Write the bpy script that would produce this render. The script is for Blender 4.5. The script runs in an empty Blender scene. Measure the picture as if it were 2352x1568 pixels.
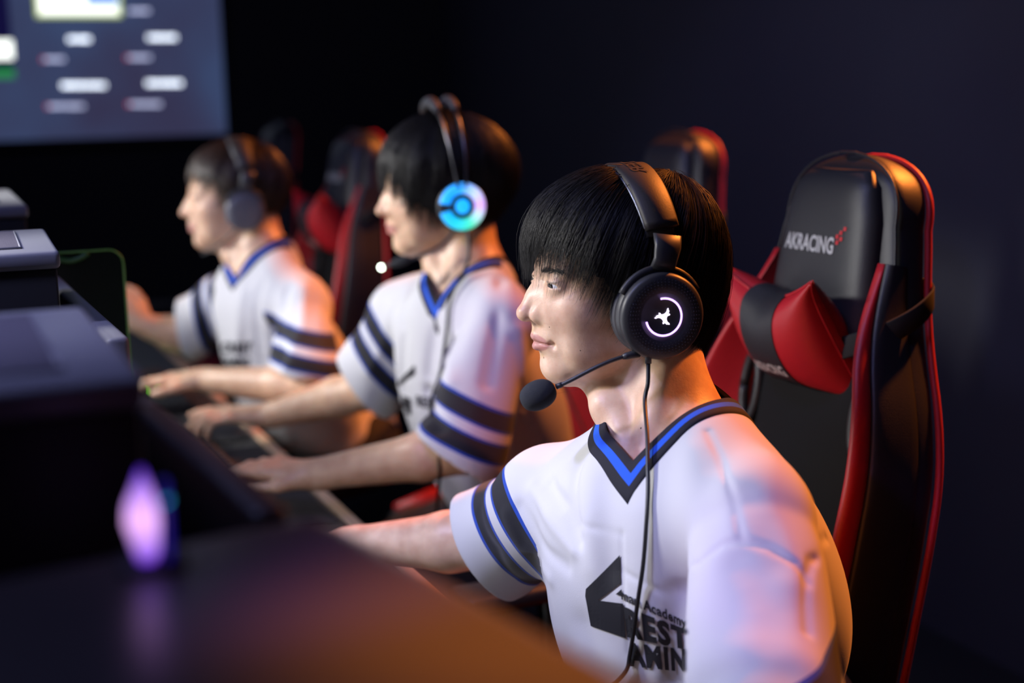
import bpy, bmesh, math, random
import numpy as np
from mathutils import Vector, Matrix

SC = bpy.context.scene
COL = SC.collection
# ------------------------------------------------------------------ camera
CAM_H, PITCH, ROLL, FPX = 1.45, math.radians(10.1), math.radians(1.3), 50.0/36.0*2352
cam_data = bpy.data.cameras.new('camera')
cam_data.lens = 50.0
cam_data.sensor_width = 36.0
cam_data.clip_start = 0.05
cam = bpy.data.objects.new('camera', cam_data)
COL.objects.link(cam)
_F0 = np.array([0, math.cos(PITCH), -math.sin(PITCH)])
_U0 = np.array([0, math.sin(PITCH), math.cos(PITCH)])
_R0 = np.array([1.0, 0, 0])
_RR = _R0*math.cos(ROLL) - _U0*math.sin(ROLL)
_UU = _U0*math.cos(ROLL) + _R0*math.sin(ROLL)
CO = np.array([0, 0, CAM_H])
cam.matrix_world = Matrix(((_RR[0], _UU[0], -_F0[0], CO[0]), (_RR[1], _UU[1], -_F0[1], CO[1]),
                           (_RR[2], _UU[2], -_F0[2], CO[2]), (0, 0, 0, 1)))
cam_data.dof.use_dof = True
cam_data.dof.focus_distance = 1.66
cam_data.dof.aperture_fstop = 2.1
SC.camera = cam
# ------------------------------------------------------------------ world, lights, exposure
wd = bpy.data.worlds.new('world')
SC.world = wd
wd.use_nodes = True
wd.node_tree.nodes['Background'].inputs[0].default_value = (0.010, 0.012, 0.03, 1)
wd.node_tree.nodes['Background'].inputs[1].default_value = 0.10
SC.view_settings.view_transform = 'Standard'
SC.view_settings.look = 'None'
SC.view_settings.gamma = 1.0
SC.view_settings.exposure = 0.0
SC.view_settings.use_curve_mapping = False


def W(px, py, t):
    """world point seen at a pixel of the 2352x1568 frame, t metres along the lens axis"""
    return CO + _F0*t + _RR*((px-1176)/FPX*t) - _UU*((py-784)/FPX*t)


def WZ(px, py, z):
    d = _F0 + _RR*((px-1176)/FPX) - _UU*((py-784)/FPX)
    return CO + d*((z-CAM_H)/d[2])


def PX(P):
    P = np.asarray(P, float) - CO
    t = P @ _F0
    return 1176 + FPX*(P @ _RR)/t, 784 - FPX*(P @ _UU)/t, t


def lamp(name, kind, loc, target, energy, color, size=0.3, size_y=None, spot=None, blend=0.3):
    ld = bpy.data.lights.new(name, kind)
    ld.energy = energy
    ld.color = color
    if kind == 'AREA':
        ld.size = size
        if size_y:
            ld.shape = 'RECTANGLE'
            ld.size_y = size_y
    else:
        ld.shadow_soft_size = size
    if spot:
        ld.spot_size = math.radians(spot)
        ld.spot_blend = blend
    o = bpy.data.objects.new(name, ld)
    COL.objects.link(o)
    o.location = loc
    o.rotation_euler = (Vector(target)-Vector(loc)).to_track_quat('-Z', 'Y').to_euler()
    return o


# warm ceiling spots, right of and behind the row
lamp('orange_ceiling_spot', 'SPOT', (1.42, 2.55, 2.45), (.34, 1.50, .88), 360, (1.0, .25, .035), .04, spot=40, blend=.5)
lamp('orange_ceiling_spot', 'SPOT', (1.05, 3.45, 2.45), (-.05, 2.65, .85), 210, (1.0, .25, .035), .04, spot=44, blend=.5)
lamp('orange_ceiling_spot', 'SPOT', (.45, 4.10, 2.45), (-.45, 3.25, .85), 140, (1.0, .25, .035), .04, spot=42, blend=.5)
lamp('orange_ceiling_spot', 'SPOT', (.85, .55, 2.75), (.03, .63, 1.2), 650, (1.0, .30, .03), .04, spot=10, blend=1.0)
# added white fill spots in place of monitor light, aimed at faces and chests
lamp('white_fill_spot', 'SPOT', (-1.12, 1.52, 1.70), (.09, 1.70, 1.02), 72, (1.0, .985, .97), .12, spot=40, blend=.35)
lamp('white_fill_spot', 'SPOT', (-1.47, 2.42, 1.72), (-.17, 2.63, 1.00), 112, (1.0, .985, .97), .12, spot=38, blend=.35)
lamp('white_fill_spot', 'SPOT', (-1.87, 3.02, 1.72), (-.65, 3.25, 1.00), 95, (1.0, .985, .97), .12, spot=37, blend=.35)
# violet stage spot on the camera side
lamp('violet_stage_spot', 'SPOT', (-.30, .35, 1.42), (.35, 1.37, .87), 17, (.50, .20, 1.0), .03, spot=21, blend=.6)
lamp('violet_stage_spot', 'SPOT', (-.55, 1.20, 2.35), (-.03, 2.38, .95), 30, (.52, .22, 1.0), .04, spot=13, blend=.5)
# dim blue wash over the towers, the chairs and the wall
lamp('blue_tower_spot', 'SPOT', (-1.30, .9, 2.75), (-.62, 1.28, 1.28), 160, (.50, .52, 1.0), .10, spot=40, blend=.6)
lamp('blue_chair_spot', 'SPOT', (-1.75, 1.75, 2.35), (-.05, 3.35, 1.28), 34, (.42, .47, 1.0), .08, spot=38, blend=.6)
lamp('blue_ceiling_wash', 'AREA', (-.9, 1.0, 2.85), (.6, 2.3, 1.2), 15, (.36, .40, 1.0), .4)
lamp('blue_wall_wash', 'AREA', (0.2, 2.6, 2.85), (1.3, 4.4, 1.3), 4, (.42, .42, .80), .5)

# ------------------------------------------------------------------ materials
_M = {}


def mat(name, color=(0.5, 0.5, 0.5), rough=0.5, metal=0.0, spec=0.5, emit=None, estr=0.0, sss=0.0,
        noise=0.0, nscale=40.0, bump=0.0, bscale=300.0, coat=0.0, sheen=0.0):
    if name in _M:
        return _M[name]
    m = bpy.data.materials.new(name)
    m.use_nodes = True
    nt = m.node_tree
    b = nt.nodes['Principled BSDF']
    b.inputs['Base Color'].default_value = (*color, 1)
    b.inputs['Roughness'].default_value = rough
    b.inputs['Metallic'].default_value = metal
    b.inputs['Specular IOR Level'].default_value = spec
    b.inputs['Coat Weight'].default_value = coat
    b.inputs['Sheen Weight'].default_value = sheen
    if emit:
        b.inputs['Emission Color'].default_value = (*emit, 1)
        b.inputs['Emission Strength'].default_value = estr
    if sss:
        b.inputs['Subsurface Weight'].default_value = sss
        b.inputs['Subsurface Radius'].default_value = (1.0, 0.35, 0.18)
        b.inputs['Subsurface Scale'].default_value = 0.006
    tc = nt.nodes.new('ShaderNodeTexCoord')
    if noise:
        n = nt.nodes.new('ShaderNodeTexNoise')
        n.inputs['Scale'].default_value = nscale
        n.inputs['Detail'].default_value = 4
        nt.links.new(tc.outputs['Object'], n.inputs['Vector'])
        mx = nt.nodes.new('ShaderNodeMix')
        mx.data_type = 'RGBA'
        mx.inputs[6].default_value = (*[max(0, c*(1-noise)) for c in color], 1)
        mx.inputs[7].default_value = (*[min(1, c*(1+noise)) for c in color], 1)
        nt.links.new(n.outputs['Fac'], mx.inputs[0])
        nt.links.new(mx.outputs[2], b.inputs['Base Color'])
    if bump:
        n2 = nt.nodes.new('ShaderNodeTexNoise')
        n2.inputs['Scale'].default_value = bscale
        n2.inputs['Detail'].default_value = 3
        nt.links.new(tc.outputs['Object'], n2.inputs['Vector'])
        bp = nt.nodes.new('ShaderNodeBump')
        bp.inputs['Strength'].default_value = bump
        bp.inputs['Distance'].default_value = 0.001
        nt.links.new(n2.outputs['Fac'], bp.inputs['Height'])
        nt.links.new(bp.outputs['Normal'], b.inputs['Normal'])
    _M[name] = m
    return m


# ------------------------------------------------------------------ object helpers
def link(name, verts, faces, m=None, parent=None, smooth=True, attrs=None):
    me = bpy.data.meshes.new(name)
    verts = np.asarray(verts, dtype=np.float64)
    me.from_pydata(verts.tolist(), [], [list(map(int, f)) for f in faces])
    me.update()
    if smooth:
        me.polygons.foreach_set('use_smooth', [True]*len(me.polygons))
    if attrs:
        for k, v in attrs.items():
            v = np.asarray(v, dtype=np.float32)
            if v.ndim == 1:
                a = me.attributes.new(k, 'FLOAT', 'POINT')
                a.data.foreach_set('value', v)
            else:
                a = me.attributes.new(k, 'FLOAT_COLOR', 'POINT')
                v4 = np.ones((len(v), 4), dtype=np.float32)
                v4[:, :3] = v
                a.data.foreach_set('color', v4.ravel())
    if m:
        me.materials.append(m)
    o = bpy.data.objects.new(name, me)
    COL.objects.link(o)
    if parent:
        o.parent = parent
        o.matrix_parent_inverse = Matrix(par_world(parent)).inverted()
    return o


def par_world(p):
    if p.parent is None:
        return p.matrix_basis.copy()
    return par_world(p.parent) @ p.matrix_parent_inverse @ p.matrix_basis


def thing(name, label, cat, loc=(0, 0, 0), group=None):
    o = bpy.data.objects.new(name, None)
    COL.objects.link(o)
    o.location = loc
    o.empty_display_size = 0.05
    o['label'] = label
    o['category'] = cat
    if group:
        o['group'] = group
    return o


def tag(o, label, cat, group=None):
    o['label'] = label
    o['category'] = cat
    if group:
        o['group'] = group
    return o


class MB:
    """collects verts and faces of one mesh"""
    def __init__(s):
        s.v = []
        s.f = []

    def add(s, v, f):
        n = len(s.v)
        s.v += [tuple(map(float, p)) for p in v]
        s.f += [[i+n for i in q] for q in f]
        return s

    def grid(s, P, closeu=False, closev=False):
        P = np.asarray(P)
        nu, nv = P.shape[:2]
        f = []
        for i in range(nu if closeu else nu-1):
            for j in range(nv if closev else nv-1):
                a, b = i*nv+j, i*nv+(j+1) % nv
                c, d = ((i+1) % nu)*nv+(j+1) % nv, ((i+1) % nu)*nv+j
                f.append([a, b, c, d])
        return s.add(P.reshape(-1, 3), f)

    def tube(s, pts, r, n=10, cap=True, flat=None, side=None):
        """sweep a circle (or an ellipse: flat = (a, b) factors, side = axis of a) along pts"""
        pts = np.asarray(pts, float)
        N = len(pts)
        rr = np.broadcast_to(np.asarray(r, float), (N,))
        T = np.gradient(pts, axis=0)
        T /= np.linalg.norm(T, axis=1)[:, None]+1e-12
        ref = np.array(side if side is not None else ((0, 0, 1) if abs(T[0][2]) < 0.9 else (1, 0, 0)), float)
        rings = []
        prev = None
        for i in range(N):
            if side is not None:
                A = ref - T[i]*(ref@T[i])
            else:
                A = (prev if prev is not None else ref)
                A = A - T[i]*(A@T[i])
            A /= np.linalg.norm(A)+1e-12
            prev = A
            B = np.cross(T[i], A)
            fa, fb = flat if flat else (1, 1)
            ang = np.linspace(0, 2*math.pi, n, endpoint=False)
            rings.append(pts[i]+rr[i]*(np.cos(ang)[:, None]*A*fa+np.sin(ang)[:, None]*B*fb))
        b = len(s.v)
        s.grid(rings, closev=True)
        if cap:
            s.f.append([b+j for j in range(n)][::-1])
            s.f.append([b+(N-1)*n+j for j in range(n)])
        return s

    def strip(s, pts, nrm, w, th):
        """flat band along pts: width w across, thickness th along nrm"""
        pts = np.asarray(pts, float)
        nrm = np.asarray(nrm, float)
        if nrm.ndim == 1:
            nrm = np.repeat(nrm[None], len(pts), 0)
        T = np.gradient(pts, axis=0)
        S = np.cross(T, nrm)
        S /= np.linalg.norm(S, axis=1)[:, None]
        N = nrm/np.linalg.norm(nrm, axis=1)[:, None]
        w2 = np.broadcast_to(np.asarray(w, float), (len(pts),))[:, None]/2
        e = 0.8
        ring = [pts+S*w2+N*th*0, pts+S*w2*e+N*th/2, pts-S*w2*e+N*th/2, pts-S*w2, pts-S*w2*e-N*th/2, pts+S*w2*e-N*th/2]
        P = np.stack(ring, 1)
        b = len(s.v)
        s.grid(P, closev=True)
        s.f.append([b+j for j in range(6)][::-1])
        s.f.append([b+(len(pts)-1)*6+j for j in range(6)])
        return s

    def box(s, c, size, R=None, bev=0.0):
        bm = bmesh.new()
        bmesh.ops.create_cube(bm, size=1.0)
        for v in bm.verts:
            v.co = Vector((v.co.x*size[0], v.co.y*size[1], v.co.z*size[2]))
        if bev:
            bmesh.ops.bevel(bm, geom=list(bm.edges), offset=bev, segments=3, affect='EDGES', profile=0.5)
        bm.verts.index_update()
        V = np.array([v.co[:] for v in bm.verts])
        F = [[v.index for v in f.verts] for f in bm.faces]
        bm.free()
        if R is not None:
            V = V@np.asarray(R).T
        return s.add(V+np.asarray(c), F)

    def lathe(s, prof, n=32, c=(0, 0, 0), R=None):
        """prof: list of (r, h); spun about local z"""
        ang = np.linspace(0, 2*math.pi, n, endpoint=False)
        P = np.array([[[r*math.cos(a), r*math.sin(a), h] for a in ang] for r, h in prof])
        if R is not None:
            P = P@np.asarray(R).T
        return s.grid(P+np.asarray(c), closev=True)

    def build(s, name, m, parent=None, smooth=True):
        return link(name, s.v, s.f, m, parent, smooth)


def flat_norm(o, ang=35):
    """smooth faces, but keep creases sharper than ang"""
    me = o.data
    bm = bmesh.new()
    bm.from_mesh(me)
    bmesh.ops.recalc_face_normals(bm, faces=bm.faces)
    for e in bm.edges:
        if len(e.link_faces) == 2 and e.calc_face_angle(0) > math.radians(ang):
            e.smooth = False
    bm.to_mesh(me)
    bm.free()
    return o


def rot(f, u=(0, 0, 1)):
    """columns: forward, left, up"""
    f = np.asarray(f, float)
    f = f/np.linalg.norm(f)
    u = np.asarray(u, float)
    l = np.cross(u, f)
    l /= np.linalg.norm(l)
    u = np.cross(f, l)
    return np.stack([f, l, u], 1)


def nz(v):
    v = np.asarray(v, float)
    return v/np.linalg.norm(v)


# ------------------------------------------------------------------ signed distance modelling
def smin(a, b, k):
    if k <= 0:
        return np.minimum(a, b)
    h = np.maximum(k-np.abs(a-b), 0)/k
    return np.minimum(a, b)-h*h*h*k/6


def smax(a, b, k):
    return -smin(-a, -b, k)


def d_rc(P, a, b, r1, r2):
    a = np.asarray(a, float)
    ba = np.asarray(b, float)-a
    h = np.clip(((P-a)@ba)/(ba@ba), 0, 1)
    return np.linalg.norm(P-a-h[:, None]*ba, axis=1)-(r1+(r2-r1)*h)


def d_el(P, c, r, R=None):
    q = P-np.asarray(c, float)
    if R is not None:
        q = q@R
    r = np.asarray(r, float)
    k0 = np.linalg.norm(q/r, axis=1)
    k1 = np.linalg.norm(q/(r*r), axis=1)+1e-9
    return k0*(k0-1)/k1


class SDF:
    def __init__(s):
        s.ops = []

    def rc(s, a, b, r1, r2, k=0.02, op='u'):
        a, b = np.asarray(a, float), np.asarray(b, float)
        c = (a+b)/2
        s.ops.append((op, k, lambda P: d_rc(P, a, b, r1, r2), c, np.linalg.norm(a-b)/2+max(r1, r2)))
        return s

    def el(s, c, r, R=None, k=0.02, op='u'):
        c = np.asarray(c, float)
        s.ops.append((op, k, lambda P: d_el(P, c, r, R), c, max(r)))
        return s

    def fn(s, f, k=0.0, op='u'):
        s.ops.append((op, k, f, None, 0))
        return s

    def __call__(s, P):
        d = np.full(len(P), 1.0)
        for op, k, f, c, rad in s.ops:
            if c is not None:
                near = ((P-c)**2).sum(1) < (rad+k+0.07)**2
                if op == 's':
                    near = ((P-c)**2).sum(1) < (rad+k+0.012)**2
                if not near.any():
                    continue
                idx = np.nonzero(near)[0]
                e = f(P[idx])
                if op == 'u':
                    d[idx] = smin(d[idx], e, k)
                else:
                    d[idx] = smax(d[idx], -e, k)
            else:
                e = f(P)
                if op == 'u':
                    d = smin(d, e, k)
                elif op == 's':
                    d = smax(d, -e, k)
                elif op == 'i':
                    d = smax(d, e, k)
                elif op == 'add':
                    d = d+e
        return d


def mesh_sdf(f, lo, hi, h, B=8, margin=0.012):
    lo = np.asarray(lo, float)
    hi = np.asarray(hi, float)
    nb = np.ceil((hi-lo)/(h*B)).astype(int)+1
    g = np.stack(np.meshgrid(*[np.arange(n) for n in nb], indexing='ij'), -1).reshape(-1, 3)
    cen = lo+(g+0.5)*h*B
    d = f(cen)
    g = g[np.abs(d) < 0.87*h*B*1.25+margin]
    ar = np.arange(B+1)
    loc = np.stack(np.meshgrid(ar, ar, ar, indexing='ij'), -1)
    NX, NY, NZ = nb*B+2
    idc, vals = [], []
    edges = []
    for s0 in range(0, len(g), 400):
        gb = g[s0:s0+400]
        idx = gb[:, None, None, None, :]*B+loc[None]
        P = lo+idx.reshape(-1, 3)*h
        V = f(P).reshape(len(gb), B+1, B+1, B+1)
        ins = V < 0
        # cells
        acc = np.zeros((len(gb), B, B, B, 3))
        cnt = np.zeros((len(gb), B, B, B))
        for ax in range(3):
            o1, o2 = [a for a in range(3) if a != ax]
            for i in (0, 1):
                for j in (0, 1):
                    s_a = [slice(0, B)]*3
                    s_b = [slice(0, B)]*3
                    for q, off in ((o1, i), (o2, j)):
                        s_a[q] = slice(off, off+B)
                        s_b[q] = slice(off, off+B)
                    s_b[ax] = slice(1, B+1)
                    A = V[(slice(None), *s_a)]
                    C = V[(slice(None), *s_b)]
                    cr = (A < 0) != (C < 0)
                    t = np.where(cr, A/(A-C+1e-20), 0)
                    acc[..., ax] += np.where(cr, t, 0)
                    acc[..., o1] += np.where(cr, i, 0)
                    acc[..., o2] += np.where(cr, j, 0)
                    cnt += cr
        act = cnt > 0
        cell = (gb[:, None, None, None, :]*B+loc[None, :B, :B, :B])[act]
        pos = acc[act]/cnt[act][:, None]+cell
        idc.append((cell[:, 0]*NY+cell[:, 1])*NZ+cell[:, 2])
        vals.append(lo+pos*h)
        for ax in range(3):
            s_b = [slice(0, B)]*3
            s_b[ax] = slice(1, B+1)
            A = ins[:, :B, :B, :B]
            C = ins[(slice(None), *s_b)]
            cr = A != C
            e = (gb[:, None, None, None, :]*B+loc[None, :B, :B, :B])[cr]
            edges.append((ax, e, A[cr]))
    ids = np.concatenate(idc)
    pos = np.concatenate(vals)
    ids, u = np.unique(ids, return_index=True)
    pos = pos[u]
    faces = []
    for ax, e, fl in edges:
        o1, o2 = (ax+1) % 3, (ax+2) % 3
        q = []
        for d1, d2 in ((-1, -1), (0, -1), (0, 0), (-1, 0)):
            c = e.copy()
            c[:, o1] += d1
            c[:, o2] += d2
            q.append((c[:, 0]*NY+c[:, 1])*NZ+c[:, 2])
        q = np.stack(q, 1)
        j = np.searchsorted(ids, q)
        j = np.clip(j, 0, len(ids)-1)
        ok = (ids[j] == q).all(1)
        j = j[ok]
        fl = fl[ok]
        j[~fl] = j[~fl][:, ::-1]
        faces.append(j)
    F = np.concatenate(faces)
    return pos, F


def grad(f, P, e=0.0015):
    G = np.stack([f(P+np.eye(3)[i]*e)-f(P-np.eye(3)[i]*e) for i in range(3)], 1)
    return G/(np.linalg.norm(G, axis=1)[:, None]+1e-12)


def march(f, D, t0=0.6, n=260):
    """first hit of camera rays (directions D, not normalised) with a signed distance field"""
    t = np.full(len(D), t0)
    L = np.linalg.norm(D, axis=1)
    for _ in range(n):
        t = t+np.clip(f(CO+D*t[:, None])*0.8, -.03, .03)/L
    return CO+D*t[:, None]


def raypx(px, py):
    px, py = np.atleast_1d(np.asarray(px, float)), np.atleast_1d(np.asarray(py, float))
    return _F0+_RR*((px-1176)/FPX)[:, None]-_UU*((py-784)/FPX)[:, None]


def on(f, px, py, off=0.0, t0=0.6):
    """world points of a field seen at pixels, lifted off along the surface normal"""
    P = march(f, raypx(px, py), t0)
    if off:
        P = P+grad(f, P)*off
    return P


def text_mesh(txt, bold=0.0, space=1.0, cuts=0.0, font_shear=0.0):
    cu = bpy.data.curves.new('txt', 'FONT')
    cu.body = txt
    cu.offset = bold
    cu.space_character = space
    cu.shear = font_shear
    cu.resolution_u = 3
    ob = bpy.data.objects.new('txt', cu)
    COL.objects.link(ob)
    dg = bpy.context.evaluated_depsgraph_get()
    me = bpy.data.meshes.new_from_object(ob.evaluated_get(dg))
    bm = bmesh.new()
    bm.from_mesh(me)
    bmesh.ops.triangulate(bm, faces=bm.faces)
    co = np.array([v.co[:] for v in bm.verts])
    lo, hi = co.min(0), co.max(0)
    if cuts:
        for ax in (0, 1):
            n = int((hi[ax]-lo[ax])/cuts)
            for k in range(1, n+1):
                p = [0, 0, 0]
                q = [0, 0, 0]
                p[ax] = lo[ax]+k*cuts
                q[ax] = 1
                bmesh.ops.bisect_plane(bm, geom=list(bm.verts)+list(bm.edges)+list(bm.faces), plane_co=p, plane_no=q)
    bm.verts.index_update()
    V = np.array([v.co[:] for v in bm.verts])[:, :2]
    F = [[v.index for v in f.verts] for f in bm.faces]
    bm.free()
    bpy.data.objects.remove(ob)
    bpy.data.curves.remove(cu)
    bpy.data.meshes.remove(me)
    V = (V-lo[:2])/(hi[:2]-lo[:2])
    return V, F




def mesh_sdf_fine(f, lo, hi, h, c, s0=.4, R1=.14, R2=.26):
    """like mesh_sdf, with cells s0 times smaller round the point c, changing smoothly outwards"""
    c = np.asarray(c, float)
    R2 = float(R2)

    def warp(Q):
        q = Q-c
        r = np.linalg.norm(q, axis=1)+1e-12
        u = np.clip((r-R1)/(R2-R1), 0, 1)
        # slope s0 up to R1, eased to 1 at R2
        w = s0*np.minimum(r, R1)+(R2-R1)*(s0*u+(1-s0)*(u**3-u**4/2))+np.maximum(r-R2, 0)
        return c+q*(w/r)[:, None]
    d = .35
    lo, hi = np.asarray(lo, float)-d, np.asarray(hi, float)+d
    V, F = mesh_sdf(lambda Q: f(warp(Q)), lo, hi, h)
    return warp(V), F


def bez(c, n):
    c = np.asarray(c, float)
    t = np.linspace(0, 1, n)[:, None]
    L = [np.repeat(p[None], n, 0) for p in c]
    while len(L) > 1:
        L = [a*(1-t)+b*t for a, b in zip(L[:-1], L[1:])]
    return L[0]


def catmull(P, k):
    P = np.asarray(P, float)
    Q = np.concatenate([[2*P[0]-P[1]], P, [2*P[-1]-P[-2]]])
    out = []
    for i in range(1, len(Q)-2):
        for j in range(k):
            t = j/k
            a, b, c, d = Q[i-1:i+3]
            out.append(.5*((2*b)+(-a+c)*t+(2*a-5*b+4*c-d)*t*t+(-a+3*b-3*c+d)*t**3))
    out.append(P[-1])
    return np.array(out)
# ------------------------------------------------------------------ people
def skin_mat(name, moles=()):
    m = mat(name, (0.62, 0.40, 0.29), rough=0.42, spec=0.45, sss=0.22)
    nt = m.node_tree
    b = nt.nodes['Principled BSDF']
    at = nt.nodes.new('ShaderNodeAttribute')
    at.attribute_name = 'tint'
    tc = nt.nodes.new('ShaderNodeTexCoord')
    n1 = nt.nodes.new('ShaderNodeTexNoise')
    n1.inputs['Scale'].default_value = 45
    n1.inputs['Detail'].default_value = 5
    nt.links.new(tc.outputs['Object'], n1.inputs['Vector'])
    rp = nt.nodes.new('ShaderNodeValToRGB')
    rp.color_ramp.elements[0].position = 0.3
    rp.color_ramp.elements[0].color = (0.84, 0.74, 0.70, 1)
    rp.color_ramp.elements[1].position = 0.62
    rp.color_ramp.elements[1].color = (1.03, 1.02, 1.0, 1)
    nt.links.new(n1.outputs['Fac'], rp.inputs['Fac'])
    mx = nt.nodes.new('ShaderNodeMix')
    mx.data_type = 'RGBA'
    mx.blend_type = 'MULTIPLY'
    mx.inputs[0].default_value = 1
    nt.links.new(at.outputs['Color'], mx.inputs[6])
    nt.links.new(rp.outputs['Color'], mx.inputs[7])
    last = mx.outputs[2]
    for p, r in moles:
        vd = nt.nodes.new('ShaderNodeVectorMath')
        vd.operation = 'DISTANCE'
        vd.inputs[1].default_value = tuple(p)
        nt.links.new(tc.outputs['Object'], vd.inputs[0])
        mr = nt.nodes.new('ShaderNodeMapRange')
        mr.inputs['From Min'].default_value = r*0.6
        mr.inputs['From Max'].default_value = r*1.3
        nt.links.new(vd.outputs['Value'], mr.inputs['Value'])
        m2 = nt.nodes.new('ShaderNodeMix')
        m2.data_type = 'RGBA'
        m2.inputs[6].default_value = (0.09, 0.045, 0.03, 1)
        nt.links.new(mr.outputs['Result'], m2.inputs[0])
        nt.links.new(last, m2.inputs[7])
        last = m2.outputs[2]
    nt.links.new(last, b.inputs['Base Color'])
    n2 = nt.nodes.new('ShaderNodeTexNoise')
    n2.inputs['Scale'].default_value = 420
    n2.inputs['Detail'].default_value = 4
    nt.links.new(tc.outputs['Object'], n2.inputs['Vector'])
    n3 = nt.nodes.new('ShaderNodeTexNoise')
    n3.inputs['Scale'].default_value = 90
    nt.links.new(tc.outputs['Object'], n3.inputs['Vector'])
    ad = nt.nodes.new('ShaderNodeMath')
    ad.operation = 'MULTIPLY_ADD'
    ad.inputs[1].default_value = 1.6
    nt.links.new(n3.outputs['Fac'], ad.inputs[0])
    nt.links.new(n2.outputs['Fac'], ad.inputs[2])
    bp = nt.nodes.new('ShaderNodeBump')
    bp.inputs['Strength'].default_value = 0.22
    bp.inputs['Distance'].default_value = 0.0008
    nt.links.new(ad.outputs[0], bp.inputs['Height'])
    nt.links.new(bp.outputs['Normal'], b.inputs['Normal'])
    return m


def head_ops(S, O, R, sc=1.0):
    """a face with brow, sockets, lids, nose, lips, chin, jaw and ears; frame = forward, left, up"""
    def w(p):
        return O+R@(np.array(p, float)*sc)

    def el(c, r, k=0.02, op='u', Rl=None):
        S.el(w(c), np.array(r)*sc, R if Rl is None else R@Rl, k*sc, op)

    def rc(a, b, r1, r2, k=0.02, op='u'):
        S.rc(w(a), w(b), r1*sc, r2*sc, k*sc, op)
    el((-.008, 0, .058), (.098, .076, .080))
    el((.034, 0, .052), (.0665, .064, .062), .03)
    el((.040, 0, -.008), (.060, .061, .064), .03)
    el((.052, 0, -.040), (.050, .045, .046), .03)
    for s in (1, -1):
        rc((.006, s*.050, -.040), (.078, s*.016, -.073), .0165, .0150, .028)
        el((.066, s*.040, -.002), (.027, .022, .024), .04)
        el((.052, s*.040, -.045), (.030, .016, .028), .03)
    el((.087, 0, -.0735), (.0155, .020, .0160), .018)
    rc((.070, 0, -.078), (.0, 0, -.066), .018, .022, .03)
    el((.082, 0, -.036), (.0285, .030, .030), .018)
    # brow ridge
    for s in (1, -1):
        rc((.0950, s*.012, .0400), (.0850, s*.044, .0420), .0080, .0070, .016)
    el((.099, 0, .043), (.008, .016, .012), .012)
    # eye sockets
    for s in (1, -1):
        el((.1140, s*.033, .0258), (.0155, .018, .0110), .015, 's')
    # nose
    rc((.0985, 0, .034), (.1115, 0, .010), .0070, .0075, .014)
    rc((.1115, 0, .010), (.1215, 0, -.0075), .0075, .0098, .012)
    el((.1215, 0, -.0095), (.0100, .0105, .0088), .006)
    for s in (1, -1):
        el((.1040, s*.0128, -.0105), (.0155, .0074, .0108), .006)
        el((.0960, s*.0150, -.0120), (.0080, .0080, .0100), .010)
        el((.098, s*.010, .006), (.015, .012, .022), .018)
        el((.1135, s*.0062, -.0195), (.0052, .0030, .0042), .003, 's')
    rc((.1080, 0, -.018), (.1085, 0, -.030), .0065, .0050, .010)
    el((.1165, 0, -.0255), (.0042, .0030, .0060), .004, 's')
    # lips
    for s in (1, -1):
        rc((.1100, s*.003, -.0365), (.0975, s*.0225, -.0425), .0050, .0026, .005)
        rc((.1080, s*.002, -.0490), (.0965, s*.0215, -.0440), .0055, .0027, .005)
    for s in (1, -1):
        rc((.1185, 0, -.0432), (.1000, s*.0225, -.0436), .0011, .0013, .003, 's')
        el((.0985, s*.0270, -.0440), (.005, .003, .004), .008, 's')
    el((.1105, 0, -.0615), (.0075, .018, .0060), .010, 's')
    # lids: a shell round the eyeball with a slit
    for s in (1, -1):
        el((.0895, s*.0325, .0262), (.0147, .0150, .0132), .010)
        ph = np.radians([-48, -25, 0, 25, 50, 72])
        zz = [-.0015, .0000, .0010, .0012, .0004, -.0012]
        rr = [.0010, .0021, .0030, .0032, .0029, .0012]
        q = [(.0900+.0150*math.cos(a), s*(.0325+.0150*math.sin(a)), .0256+z) for a, z in zip(ph, zz)]
        for i in range(5):
            rc(q[i], q[i+1], rr[i], rr[i+1], .0012, 's')
        el((.093, s*.023, -.002), (.013, .014, .022), .022)
    # ears
    for s in (1, -1):
        tilt = np.array([[math.cos(.35), -s*math.sin(.35), 0], [s*math.sin(.35), math.cos(.35), 0], [0, 0, 1]])
        el((-.010, s*.079, .004), (.017, .0055, .031), .004, 'u', tilt)
        el((-.004, s*.0855, .006), (.0085, .0040, .019), .005, 's')
        el((-.002, s*.077, -.021), (.009, .005, .011), .005)
        el((.006, s*.0775, .000), (.004, .004, .006), .004)
    # neck
    rc((-.030, 0, -.005), (-.035, 0, -.06), .056, .052, .03)


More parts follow.
